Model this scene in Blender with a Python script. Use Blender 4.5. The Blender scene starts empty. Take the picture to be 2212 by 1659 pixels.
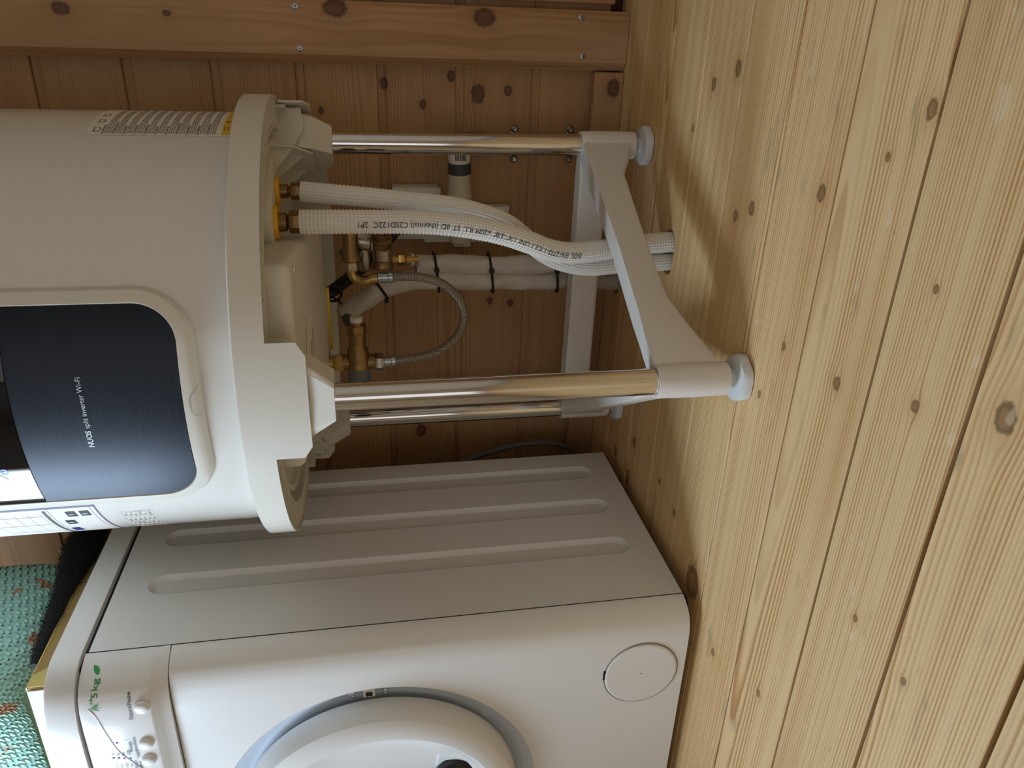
import bpy, bmesh, math, random
from math import sin, cos, pi, radians as rad, sqrt, exp
from mathutils import Matrix, Vector
random.seed(7)
S = bpy.context.scene
COL = S.collection

# ------------------------------------------------------------------ camera, world, light, exposure
CAM_H = 0.4451
cam = bpy.data.cameras.new('camera')
cam.sensor_width = 36.0
cam.lens = 36.0 * 1661.0 / 2212.0
cam.clip_start = 0.01
camo = bpy.data.objects.new('camera', cam)
COL.objects.link(camo)
RIGHT = Vector((0.9037, 0.4255, -0.0468))
DOWN = Vector((0.0341, -0.1804, -0.983))
FWD = Vector((-0.4267, 0.8868, -0.1776))
M = Matrix((DOWN, RIGHT, -FWD)).transposed().to_4x4()      # the phone was held sideways: picture up = scene left
M.translation = Vector((0, 0, CAM_H))
camo.matrix_world = M
S.camera = camo

w = bpy.data.worlds.new('sky')
S.world = w
w.use_nodes = True
bg = w.node_tree.nodes['Background']
bg.inputs['Color'].default_value = (0.55, 0.78, 1.0, 1)
bg.inputs['Strength'].default_value = 0.15

S.view_settings.view_transform = 'Standard'
S.view_settings.look = 'None'
S.view_settings.gamma = 1.0
S.view_settings.use_curve_mapping = False
S.view_settings.exposure = 0.18

ROOM_X0, ROOM_X1, ROOM_Y0, ROOM_Y1, ROOM_H = -1.42, 1.30, -1.30, 1.385, 2.15
WIN_Y0, WIN_Y1, WIN_Z0, WIN_Z1 = 0.08, 0.56, 0.93, 1.55      # window in the left wall
FWX0, FWX1, FWZ0, FWZ1 = -0.55, 0.25, 0.05, 1.95             # unseen doorway added behind the camera for fill light


def area(name, loc, target, sx, sy, power, color):
    l = bpy.data.lights.new(name, 'AREA')
    l.shape = 'RECTANGLE'
    l.size, l.size_y = sx, sy
    l.energy = power
    l.color = color
    o = bpy.data.objects.new(name, l)
    COL.objects.link(o)
    o.location = loc
    o.rotation_euler = (Vector(target) - Vector(loc)).to_track_quat('-Z', 'Y').to_euler()
    return o


area('daylight_window', (ROOM_X0 - 0.03, (WIN_Y0 + WIN_Y1) / 2, (WIN_Z0 + WIN_Z1) / 2),
     (0, (WIN_Y0 + WIN_Y1) / 2, (WIN_Z0 + WIN_Z1) / 2), WIN_Y1 - WIN_Y0, WIN_Z1 - WIN_Z0, 24.0, (0.63, 0.80, 1.0))
area('doorway_fill', ((FWX0 + FWX1) / 2, ROOM_Y0 - 0.03, (FWZ0 + FWZ1) / 2),
     ((FWX0 + FWX1) / 2, 0, (FWZ0 + FWZ1) / 2), FWX1 - FWX0, FWZ1 - FWZ0, 3.8, (1.0, 0.95, 0.95))  # added fill light, set in the unseen doorway


# ------------------------------------------------------------------ node helpers
class NT:
    def __init__(s, name):
        s.mat = bpy.data.materials.new(name)
        s.mat.use_nodes = True
        s.t = s.mat.node_tree
        s.b = s.t.nodes['Principled BSDF']

    def put(s, sock, v):
        if isinstance(v, bpy.types.NodeSocket):
            s.t.links.new(v, sock)
        elif v is not None:
            sock.default_value = v

    def node(s, typ, **kw):
        n = s.t.nodes.new(typ)
        for k, v in kw.items():
            setattr(n, k, v)
        return n

    def m(s, op, a, b=None, c=None, clamp=False):
        n = s.node('ShaderNodeMath', operation=op, use_clamp=clamp)
        s.put(n.inputs[0], a)
        s.put(n.inputs[1], b)
        s.put(n.inputs[2], c)
        return n.outputs[0]

    def ss(s, x, lo, hi):
        n = s.node('ShaderNodeMapRange', interpolation_type='SMOOTHSTEP')
        s.put(n.inputs[0], x)
        n.inputs[1].default_value = lo
        n.inputs[2].default_value = hi
        return n.outputs[0]

    def mix(s, f, a, b, mode='MIX'):
        n = s.node('ShaderNodeMix', data_type='RGBA', blend_type=mode)
        s.put(n.inputs[0], f)
        s.put(n.inputs[6], a)
        s.put(n.inputs[7], b)
        return n.outputs[2]

    def comb(s, x, y, z):
        n = s.node('ShaderNodeCombineXYZ')
        for i, v in enumerate((x, y, z)):
            s.put(n.inputs[i], v)
        return n.outputs[0]

    def sep(s, v):
        n = s.node('ShaderNodeSeparateXYZ')
        s.put(n.inputs[0], v)
        return n.outputs

    def noise(s, vec, scale=1.0, detail=2.0, rough=0.5):
        n = s.node('ShaderNodeTexNoise')
        s.put(n.inputs['Vector'], vec)
        n.inputs['Scale'].default_value = scale
        n.inputs['Detail'].default_value = detail
        n.inputs['Roughness'].default_value = rough
        return n.outputs['Fac']

    def attr(s, name):
        return s.node('ShaderNodeAttribute', attribute_name=name, attribute_type='OBJECT')

    def obj(s):
        return s.node('ShaderNodeTexCoord').outputs['Object']

    def bump(s, hgt, strength=0.3, dist=0.001):
        n = s.node('ShaderNodeBump')
        n.inputs['Strength'].default_value = strength
        n.inputs['Distance'].default_value = dist
        s.put(n.inputs['Height'], hgt)
        s.t.links.new(n.outputs[0], s.b.inputs['Normal'])

    def set(s, **kw):
        for k, v in kw.items():
            s.put(s.b.inputs[k.replace('_', ' ')], v)
        return s.mat


def rgb(r, g, b):
    f = lambda c: ((c / 255 + 0.055) / 1.055) ** 2.4 if c > 10 else c / 255 / 12.92
    return (f(r), f(g), f(b), 1)


def simple(name, col, rough=0.5, metal=0.0, var=0.04, scale=30.0, bump=0.0, **kw):
    """plain surface with a faint procedural tone variation"""
    n = NT(name)
    f = n.noise(n.obj(), scale, 3.0)
    dark = tuple(c * (1 - var * 2) for c in col[:3]) + (1,)
    n.set(Base_Color=n.mix(f, dark, col), Roughness=rough, Metallic=metal, **kw)
    if bump:
        n.bump(n.noise(n.obj(), scale * 8, 2.0), bump, 0.0005)
    return n.mat


def wood(name, along, across, early, late, knotc, freq=230.0, amount=0.55, rough=0.5, grime=0.0):
    """pine: growth rings cut by the board, four knots given by the board's own properties"""
    n = NT(name)
    P = n.sep(n.obj())
    A, B = P['XYZ'.index(along)], P['XYZ'.index(across)]
    sd = n.sep(n.attr('seed').outputs['Vector'])
    A2 = n.m('ADD', A, n.m('MULTIPLY', sd[0], 7.31))
    Bw, mask, rim, halo = B, None, None, None
    wob = n.m('MULTIPLY', n.m('SUBTRACT', n.noise(n.comb(A2, B, 0.0), 160.0, 1.0), 0.5), 0.7)
    for k in ('k1', 'k2', 'k3', 'k4'):
        kv = n.sep(n.attr(k).outputs['Vector'])
        r = n.m('MAXIMUM', kv[2], 0.0005)
        dx = n.m('DIVIDE', n.m('SUBTRACT', A, kv[0]), r)
        dy = n.m('DIVIDE', n.m('SUBTRACT', B, kv[1]), r)
        d = n.m('ADD', n.m('SQRT', n.m('ADD', n.m('MULTIPLY', n.m('MULTIPLY', dx, dx), 0.55), n.m('MULTIPLY', dy, dy))), wob)
        mk = n.m('SUBTRACT', 1.0, n.ss(d, 0.75, 1.15))
        rm = n.m('MULTIPLY', n.ss(d, 0.55, 0.95), n.m('SUBTRACT', 1.0, n.ss(d, 1.0, 1.35)))
        hl = n.m('EXPONENT', n.m('MULTIPLY', n.m('MULTIPLY', d, d), -0.16))
        fall = n.m('EXPONENT', n.m('MULTIPLY', n.m('ADD', n.m('MULTIPLY', n.m('MULTIPLY', dx, dx), 0.07), n.m('MULTIPLY', n.m('ABSOLUTE', dy), 0.33)), -1.0))
        push = n.m('MULTIPLY', n.m('MULTIPLY', n.m('TANH', dy), fall), n.m('MULTIPLY', r, 1.3))
        Bw = n.m('SUBTRACT', Bw, push)
        mask = mk if mask is None else n.m('MAXIMUM', mask, mk)
        rim = rm if rim is None else n.m('MAXIMUM', rim, rm)
        halo = hl if halo is None else n.m('MAXIMUM', halo, hl)
    low = n.noise(n.comb(n.m('MULTIPLY', A2, 1.6), n.m('MULTIPLY', sd[0], 3.7), 0.0), 1.0, 1.0)
    D = n.m('ADD', sd[2], n.m('MULTIPLY', low, 0.035))
    Bc = n.m('SUBTRACT', Bw, sd[1])
    r = n.m('SQRT', n.m('ADD', n.m('MULTIPLY', Bc, Bc), n.m('MULTIPLY', D, D)))
    warp = n.noise(n.comb(n.m('MULTIPLY', A2, 5.0), n.m('MULTIPLY', B, 30.0), sd[0]), 1.0, 2.0)
    ph = n.m('MULTIPLY', n.m('ADD', r, n.m('MULTIPLY', warp, 0.004)), freq)
    saw = n.m('FRACT', ph)
    lt = n.m('MULTIPLY', n.ss(saw, 0.25, 0.86), n.m('SUBTRACT', 1.0, n.ss(saw, 0.88, 1.0)))
    vary = n.noise(n.comb(n.m('MULTIPLY', ph, 0.37), n.m('MULTIPLY', A2, 0.8), 0.0), 1.0, 2.0)
    lt = n.m('MULTIPLY', lt, n.m('ADD', 0.15, n.m('MULTIPLY', n.ss(vary, 0.3, 0.72), 1.05)))
    fib = n.noise(n.comb(n.m('MULTIPLY', A2, 14.0), n.m('MULTIPLY', B, 900.0), 0.0), 1.0, 2.0)
    blot = n.noise(n.comb(n.m('MULTIPLY', A2, 2.2), n.m('MULTIPLY', B, 9.0), sd[0]), 1.0, 3.0)
    c = n.mix(n.m('MULTIPLY', lt, amount), early, late)
    c = n.mix(n.m('MULTIPLY', n.ss(blot, 0.42, 0.75), 0.35), c, late)
    c = n.mix(n.m('MULTIPLY', fib, 0.22), c, tuple(x * 0.62 for x in late[:3]) + (1,), 'MIX')
    c = n.mix(n.m('MULTIPLY', halo, 0.42), c, tuple(x * 0.9 for x in late[:3]) + (1,))
    c = n.mix(n.m('MULTIPLY', mask, 0.8), c, knotc)
    c = n.mix(n.m('MULTIPLY', rim, 0.6), c, tuple(x * 0.35 for x in knotc[:3]) + (1,))
    spk = n.noise(n.comb(n.m('MULTIPLY', A2, 60.0), n.m('MULTIPLY', B, 110.0), sd[0]), 1.0, 2.0)
    c = n.mix(n.m('MULTIPLY', n.ss(spk, 0.74, 0.8), 0.35), c, tuple(x * 0.4 for x in knotc[:3]) + (1,))
    if grime:
        gm = n.noise(n.comb(n.m('MULTIPLY', A2, 7.0), n.m('MULTIPLY', B, 26.0), n.m('ADD', sd[0], 2.0)), 1.0, 3.0, 0.7)
        c = n.mix(n.m('MULTIPLY', n.ss(gm, 0.60, 0.74), grime), c, rgb(118, 108, 92))
        scr = n.noise(n.comb(n.m('MULTIPLY', A2, 30.0), n.m('MULTIPLY', B, 50.0), sd[0]), 1.0, 1.0)
        c = n.mix(n.m('MULTIPLY', n.ss(scr, 0.72, 0.78), 0.3), c, rgb(240, 226, 196))
    tone = n.node('ShaderNodeHueSaturation')
    n.put(tone.inputs['Color'], c)
    n.put(tone.inputs['Value'], n.attr('tone').outputs['Fac'])
    n.set(Base_Color=tone.outputs[0], Roughness=rough)
    n.b.inputs['Specular IOR Level'].default_value = 0.35
    n.bump(fib, 0.3, 0.0005)
    return n.mat


PE, PL, PK = rgb(242, 208, 155), rgb(195, 145, 86), rgb(146, 108, 70)
WE, WL, WK = rgb(196, 156, 112), rgb(162, 116, 74), rgb(92, 58, 38)
MAT = {}
MAT['floor'] = wood('floor_pine', 'X', 'Y', PE, PL, PK, 255.0, 0.95, 0.48, 0.4)
MAT['wall'] = wood('wall_pine', 'X', 'Z', WE, WL, WK, 200.0, 0.6, 0.5)
LE, LL_, LK = rgb(224, 214, 198), rgb(200, 184, 160), rgb(140, 116, 92)


def pale(name, along, across):  # unseen walls and ceiling, made pale to bounce neutral fill
    n = NT(name)
    P = n.sep(n.obj())
    A, B = P['XYZ'.index(along)], P['XYZ'.index(across)]
    f = n.noise(n.comb(n.m('MULTIPLY', A, 3.0), n.m('MULTIPLY', B, 160.0), n.m('MULTIPLY', n.sep(n.attr('seed').outputs['Vector'])[0], 9.0)), 1.0, 2.0)
    n.set(Base_Color=n.mix(f, LL_, LE), Roughness=0.5)
    return n.mat


MAT['wally'] = pale('side_wall_pine', 'Y', 'Z')
MAT['ceil'] = pale('ceiling_pine', 'X', 'Y')
MAT['wallf'] = pale('front_wall_pine', 'X', 'Z')
MAT['post'] = wood('post_pine', 'Z', 'X', rgb(198, 156, 114), WL, WK, 120.0, 0.6, 0.5)
MAT['dark'] = simple('underfloor_dark', rgb(40, 26, 16), 0.9)
MAT['backing'] = simple('backing_wood', rgb(92, 60, 34), 0.8)
MAT['enamel'] = simple('white_enamel', rgb(232, 230, 226), 0.2, var=0.01, scale=6)
MAT['shell'] = simple('tank_enamel', rgb(228, 224, 216), 0.17, var=0.01, scale=6)
MAT['plastic'] = simple('white_plastic', rgb(226, 222, 210), 0.42, var=0.02, scale=40)
MAT['plastic2'] = simple('ivory_plastic', rgb(222, 216, 198), 0.38, var=0.02, scale=40)
MAT['frame'] = simple('white_powder_coat', rgb(232, 228, 222), 0.42, var=0.02, scale=60, bump=0.15)
MAT['footp'] = simple('milky_nylon', rgb(226, 230, 230), 0.35, var=0.03, scale=50)
MAT['bezel'] = simple('bezel_plastic', rgb(226, 222, 210), 0.3, var=0.01)
MAT['zinc'] = simple('zinc_steel', rgb(190, 196, 200), 0.3, 1.0, var=0.06, scale=90)
MAT['chrome'] = simple('chrome', rgb(226, 222, 216), 0.09, 1.0, var=0.03, scale=60)
MAT['brass'] = simple('brass', rgb(196, 164, 100), 0.3, 1.0, var=0.12, scale=60)
MAT['oldbrass'] = simple('cast_brass', rgb(158, 130, 88), 0.42, 1.0, var=0.15, scale=80, bump=0.2)
MAT['nickel'] = simple('nickel', rgb(176, 166, 148), 0.32, 1.0, var=0.1, scale=60)
MAT['yellow'] = simple('yellow_plastic', rgb(240, 180, 30), 0.4)
MAT['yellowp'] = simple('yellow_print', rgb(236, 190, 40), 0.5)
MAT['paper'] = simple('label_paper', rgb(236, 230, 220), 0.4, var=0.01)
MAT['ink'] = simple('ink', rgb(38, 36, 38), 0.6)
MAT['inkgrey'] = simple('grey_ink', rgb(150, 144, 136), 0.6)
MAT['inkviolet'] = simple('violet_ink', rgb(120, 118, 150), 0.6)
MAT['inkgreen'] = simple('green_ink', rgb(40, 150, 70), 0.6)
MAT['whiteink'] = simple('white_ink', rgb(228, 232, 238), 0.5)
MAT['black'] = simple('black_plastic', rgb(20, 20, 22), 0.4)
MAT['rubber'] = simple('black_rubber', rgb(14, 14, 15), 0.55)
MAT['greypl'] = simple('grey_plastic', rgb(100, 104, 108), 0.45)
MAT['darkgrey'] = simple('dark_grey_plastic', rgb(66, 68, 72), 0.4)
MAT['pvc'] = simple('ivory_pvc', rgb(214, 206, 184), 0.3)
MAT['lag'] = simple('wrapped_foil_fabric', rgb(222, 214, 202), 0.55, var=0.12, scale=45, bump=0.5)
MAT['foam'] = simple('white_foam', rgb(236, 232, 224), 0.5, var=0.02)
MAT['screw'] = simple('screw_steel', rgb(176, 176, 172), 0.32, 1.0)
MAT['card'] = simple('cardboard', rgb(176, 144, 84), 0.75, var=0.15, scale=25)
MAT['tape'] = simple('masking_tape', rgb(214, 190, 104), 0.5, var=0.06, scale=40)
MAT['cardw'] = simple('white_card', rgb(214, 206, 186), 0.6, var=0.06, scale=20)
MAT['fur'] = simple('black_fur', rgb(12, 14, 18), 0.8)
MAT['blue'] = simple('blue_plastic', rgb(30, 50, 120), 0.4)
MAT['glass'] = simple('black_glass', rgb(8, 9, 11), 0.05, var=0.0)
MAT['doorglass'] = simple('dark_door_glass', rgb(20, 22, 26), 0.06, var=0.0)
MAT['recess'] = simple('blue_grey_plastic', rgb(222, 230, 240), 0.35)


def brushed():
    n = NT('brushed_anthracite')
    P = n.sep(n.obj())
    ang = n.m('ARCTAN2', P[1], P[0])
    f = n.noise(n.comb(n.m('MULTIPLY', ang, 10.0), n.m('MULTIPLY', P[2], 1400.0), 0.0), 1.0, 3.0)
    n.set(Base_Color=n.mix(f, rgb(16, 19, 25), rgb(38, 43, 52)), Metallic=0.6, Roughness=n.m('ADD', 0.3, n.m('MULTIPLY', f, 0.14)))
    n.b.inputs['Anisotropic'].default_value = 0.6
    n.bump(f, 0.12, 0.0003)
    return n.mat


MAT['brushed'] = brushed()


def emis():
    n = NT('blue_led')
    n.set(Base_Color=rgb(40, 70, 220), Emission_Color=(0.12, 0.25, 1.0, 1), Emission_Strength=1.6)
    return n.mat


MAT['led'] = emis()


def braid():
    n = NT('braided_steel')
    uv = n.sep(n.node('ShaderNodeUVMap').outputs[0])
    u, v = uv[0], uv[1]
    a = n.m('SINE', n.m('MULTIPLY', n.m('ADD', n.m('MULTIPLY', u, 8.0), n.m('MULTIPLY', v, 230.0)), 2 * pi))
    b = n.m('SINE', n.m('MULTIPLY', n.m('SUBTRACT', n.m('MULTIPLY', u, 8.0), n.m('MULTIPLY', v, 230.0)), 2 * pi))
    h = n.m('MAXIMUM', a, b)
    f = n.ss(h, -0.2, 0.95)
    n.set(Base_Color=n.mix(f, rgb(62, 54, 42), rgb(190, 180, 160)), Metallic=0.85, Roughness=0.42)
    n.bump(f, 0.8, 0.0008)
    return n.mat


MAT['braid'] = braid()


def teal():
    n = NT('teal_palm_strip')
    o = n.obj()
    f = n.noise(o, 22.0, 3.0, 0.6)
    g = n.noise(o, 160.0, 2.0, 0.5)
    c = n.mix(g, rgb(150, 206, 192), rgb(190, 232, 220))
    c = n.mix(n.ss(f, 0.555, 0.60), c, rgb(186, 148, 112))
    n.set(Base_Color=c, Roughness=0.55)
    return n.mat


MAT['teal'] = teal()


# ------------------------------------------------------------------ mesh helpers (all take world coordinates)
def mesh(name, V, F, mat, smooth=True, uv=None):
    me = bpy.data.meshes.new(name)
    me.from_pydata([tuple(v) for v in V], [], [tuple(f) for f in F])
    me.update()
    if uv:
        l = me.uv_layers.new(name='UVMap')
        for lp in me.loops:
            l.data[lp.index].uv = uv[lp.vertex_index]
    if mat:
        me.materials.append(MAT[mat] if isinstance(mat, str) else mat)
    bm = bmesh.new()
    bm.from_mesh(me)
    bmesh.ops.recalc_face_normals(bm, faces=bm.faces)
    if smooth:
        for f in bm.faces:
            f.smooth = True
        for e in bm.edges:
            if len(e.link_faces) == 2 and e.calc_face_angle(0) > rad(38):
                e.smooth = False
    bm.to_mesh(me)
    bm.free()
    return me


def link(name, me, parent=None, loc=None, label=None):
    o = bpy.data.objects.new(name, me)
    COL.objects.link(o)
    if parent is not None:
        o.parent = parent
    if loc is not None:
        o.location = loc
    if label:
        o['label'] = label
    return o


def wloc(o):
    l = Vector((0, 0, 0))
    while o is not None:
        l += o.location
        o = o.parent
    return l


def part(name, vf, mat, parent=None, smooth=True, label=None, uv=None):
    """one mesh object from world-space geometry; its origin sits at the parent's base"""
    V, F = vf
    off = wloc(parent) if parent is not None else Vector((0, 0, 0))
    V = [Vector(v) - off for v in V]
    return link(name, mesh(name, V, F, mat, smooth, uv), parent, label=label)


def solo(name, vf, mat, label, cat, group=None, smooth=True, uv=None):
    """a top-level thing that is one mesh, origin at its lowest centre"""
    V, F = vf
    V = [Vector(v) for v in V]
    lo = Vector([min(v[i] for v in V) for i in range(3)])
    hi = Vector([max(v[i] for v in V) for i in range(3)])
    o0 = Vector(((lo.x + hi.x) / 2, (lo.y + hi.y) / 2, lo.z))
    o = link(name, mesh(name, [v - o0 for v in V], F, mat, smooth, uv), None, o0)
    tag(o, label, cat, group)
    return o


def tag(o, label, cat, group=None):
    o['label'] = label
    o['category'] = cat
    if group:
        o['group'] = group


def thing(name, loc, label, cat, group=None):
    o = bpy.data.objects.new(name, None)
    o.empty_display_size = 0.05
    COL.objects.link(o)
    o.location = loc
    tag(o, label, cat, group)
    return o


def join(*vfs):
    V, F = [], []
    for v, f in vfs:
        k = len(V)
        V += list(v)
        F += [tuple(i + k for i in q) for q in f]
    return V, F


def box(x0, x1, y0, y1, z0, z1, bev=0.0, seg=2, mtx=None):
    bm = bmesh.new()
    bmesh.ops.create_cube(bm, size=1.0)
    for v in bm.verts:
        v.co = Vector(((x0 + x1) / 2 + v.co.x * (x1 - x0), (y0 + y1) / 2 + v.co.y * (y1 - y0), (z0 + z1) / 2 + v.co.z * (z1 - z0)))
    if bev:
        bmesh.ops.bevel(bm, geom=bm.edges[:], offset=bev, segments=seg, profile=0.5, affect='EDGES')
    if mtx is not None:
        bm.transform(mtx)
    bm.verts.index_update()
    r = [v.co.copy() for v in bm.verts], [[v.index for v in f.verts] for f in bm.faces]
    bm.free()
    return r


def frame(d):
    d = Vector(d).normalized()
    a = Vector((0, 0, 1)) if abs(d.z) < 0.9 else Vector((1, 0, 0))
    u = d.cross(a).normalized()
    return u, d.cross(u).normalized(), d


def lathe(o, d, prof, n=32, cap=True, a0=0.0, poly=False):
    """prof: (radius, height along d) pairs"""
    o = Vector(o)
    u, v, d = frame(d)
    V, F = [], []
    for r, h in prof:
        for i in range(n):
            a = a0 + 2 * pi * i / n
            V.append(o + d * h + (u * cos(a) + v * sin(a)) * r)
    for j in range(len(prof) - 1):
        for i in range(n):
            k = (i + 1) % n
            F.append((j * n + i, j * n + k, (j + 1) * n + k, (j + 1) * n + i))
    if cap:
        F.append(tuple(range(n - 1, -1, -1)))
        F.append(tuple((len(prof) - 1) * n + i for i in range(n)))
    return V, F


def cyl(p0, p1, r, n=24, r1=None, bev=0.0):
    p0, p1 = Vector(p0), Vector(p1)
    L = (p1 - p0).length
    r1 = r if r1 is None else r1
    if bev:
        pr = [(r - bev, 0), (r, bev), (r1, L - bev), (r1 - bev, L)]
    else:
        pr = [(r, 0), (r1, L)]
    return lathe(p0, p1 - p0, pr, n)


def hexnut(p0, p1, r):
    L = (Vector(p1) - Vector(p0)).length
    return lathe(p0, Vector(p1) - Vector(p0), [(r * 0.92, 0), (r, L * 0.1), (r, L * 0.9), (r * 0.92, L)], 6, a0=0.3)


def crom(P, n):
    """evenly resampled Catmull-Rom curve through P"""
    P = [Vector(p) for p in P]
    Q = [P[0] * 2 - P[1]] + P + [P[-1] * 2 - P[-2]]
    out = []
    for i in range(1, len(Q) - 2):
        for k in range(24):
            t = k / 24
            a, b, c, d = Q[i - 1:i + 3]
            out.append(0.5 * ((2 * b) + (c - a) * t + (2 * a - 5 * b + 4 * c - d) * t * t + (3 * b - a - 3 * c + d) * t ** 3))
    out.append(P[-1])
    s = [0.0]
    for i in range(1, len(out)):
        s.append(s[-1] + (out[i] - out[i - 1]).length)
    res, j = [], 0
    for k in range(n):
        x = s[-1] * k / (n - 1)
        while j < len(s) - 2 and s[j + 1] < x:
            j += 1
        t = (x - s[j]) / max(1e-9, s[j + 1] - s[j])
        res.append(out[j].lerp(out[j + 1], min(1, t)))
    return res, s[-1]


def frames(C, ref=None):
    T = [(C[min(i + 1, len(C) - 1)] - C[max(i - 1, 0)]).normalized() for i in range(len(C))]
    u = frame(T[0])[0] if ref is None else (Vector(ref) - T[0] * Vector(ref).dot(T[0])).normalized()
    out = []
    for t in T:
        u = (u - t * u.dot(t)).normalized()
        out.append((u, t.cross(u).normalized(), t))
    return out


def tube(P, r, n=20, m=60, rf=None, ref=None, cap=True):
    """tube along points P; rf(i, j, s, a) may vary the radius; returns geometry and uv"""
    C, L = crom(P, m)
    Fr = frames(C, ref)
    V, F, UV = [], [], []
    for i, (c, (u, v, t)) in enumerate(zip(C, Fr)):
        for j in range(n):
            a = 2 * pi * j / n
            q = r if rf is None else rf(i, j, L * i / (m - 1), a)
            V.append(c + (u * cos(a) + v * sin(a)) * q)
            UV.append((abs(2 * j / n - 1), L * i / (m - 1)))
    for i in range(m - 1):
        for j in range(n):
            k = (j + 1) % n
            F.append((i * n + j, i * n + k, (i + 1) * n + k, (i + 1) * n + j))
    if cap:
        F.append(tuple(range(n - 1, -1, -1)))
        F.append(tuple((m - 1) * n + j for j in range(n)))
    return (V, F), UV


def prism(poly, o, ex, ey, ez, thick, bev=0.0):
    """2-D polygon in (ex, ey), extruded thick along ez, centred on o"""
    o, ex, ey, ez = Vector(o), Vector(ex), Vector(ey), Vector(ez)
    bm = bmesh.new()
    vs = [bm.verts.new(o + ex * x + ey * y - ez * thick / 2) for x, y in poly]
    f = bm.faces.new(vs)
    r = bmesh.ops.extrude_face_region(bm, geom=[f])
    for v in r['geom']:
        if isinstance(v, bmesh.types.BMVert):
            v.co += ez * thick
    if bev:
        eds = [e for e in bm.edges if len(e.link_faces) == 2 and e.calc_face_angle(0) > 0.9]
        bmesh.ops.bevel(bm, geom=eds, offset=bev, segments=3, profile=0.5, affect='EDGES')
    bm.verts.index_update()
    out = [v.co.copy() for v in bm.verts], [[v.index for v in q.verts] for q in bm.faces]
    bm.free()
    return out


def text2d(s, size, bold=0.0, align='LEFT'):
    c = bpy.data.curves.new('t', 'FONT')
    c.body = s
    c.size = size
    c.offset = bold * size
    c.align_x = align
    c.resolution_u = 3
    o = bpy.data.objects.new('t', c)
    COL.objects.link(o)
    dg = bpy.context.evaluated_depsgraph_get()
    me = o.evaluated_get(dg).to_mesh()
    V = [(v.co.x, v.co.y) for v in me.vertices]
    F = [tuple(p.vertices) for p in me.polygons]
    o.evaluated_get(dg).to_mesh_clear()
    bpy.data.objects.remove(o)
    bpy.data.curves.remove(c)
    return V, F


def mapped(vf, fn):
    return [fn(x, y) for x, y in vf[0]], vf[1]


# ------------------------------------------------------------------ boards
def set_wood(o, knots=(), seed=None, c=None, d=None, tone=None):
    rnd = random.random
    o['seed'] = [rnd() * 5 if seed is None else seed, random.choice((-1, 1)) * (rnd() * 0.10 + 0.035) + 0.057 if c is None else c, rnd() * 0.03 + 0.004 if d is None else d]
    ks = list(knots)[:4]
    while len(ks) < 4:
        ks.append((99.0, 99.0, 0.001))
    for i, k in enumerate(ks):
        o['k%d' % (i + 1)] = [float(x) for x in k]
    o['tone'] = (0.94 + 0.1 * rnd()) if tone is None else tone


def structure(name, vf, mat, smooth=False):
    o = part(name, vf, mat, smooth=smooth)
    o['kind'] = 'structure'
    return o


# floor: planks along X, pitch 115 mm
floor = structure('floor', box(ROOM_X0 - 0.05, ROOM_X1 + 0.05, ROOM_Y0 - 0.05, ROOM_Y1 + 0.06, -0.12, -0.05), 'dark')
KN = [(-.042, .923, .009), (-.064, .986, .008), (-.144, .700, .0085), (-.206, .872, .0075), (-.189, .835, .0085), (-.052, .572, .008),
      (-.095, .612, .004), (-.309, .609, .007), (-.246, .415, .012), (-.313, .712, .0045), (-.386, .743, .0045),
      (-.280, .502, .006), (-.781, .736, .006), (-.732, .618, .005), (-.520, .755, .0055), (-.660, 1.113, .009), (-.740, 1.127, .014),
      (-.729, 1.20, .010), (-.508, .500, .004), (-.512, .425, .004), (-.733, .826, .026), (-.660, .986, .006), (-.675, .918, .006),
      (-.125, 1.034, .005), (.016, .652, .005), (-.055, .718, .004), (-.182, .515, .004), (-.539, .925, .0035), (-.60, 1.20, .008),
      (-.90, .48, .007), (-1.1, .60, .008), (.20, .62, .009), (.25, .86, .008), (.4, .5, .011), (.3, .40, .009), (-.05, .30, .009), (-.55, .29, .008)]
PITCH = 0.115
XP = ROOM_X0 - 0.01
PL_LEN = ROOM_X1 - ROOM_X0 + 0.02
k0 = int(math.floor((ROOM_Y0 - 0.333) / PITCH))
HOLES = [(-.3055, 1.066, .0340, .0205), (-.412, 1.293, .0345, .0215)]
y = 0.333 + k0 * PITCH
plank_i = 0
TONES = {0: 1.0, 1: 0.98, 2: 1.02, 3: 1.05, 4: 1.04, 5: 1.0, 6: 1.0, 7: 0.98, 8: 0.96}
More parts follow.
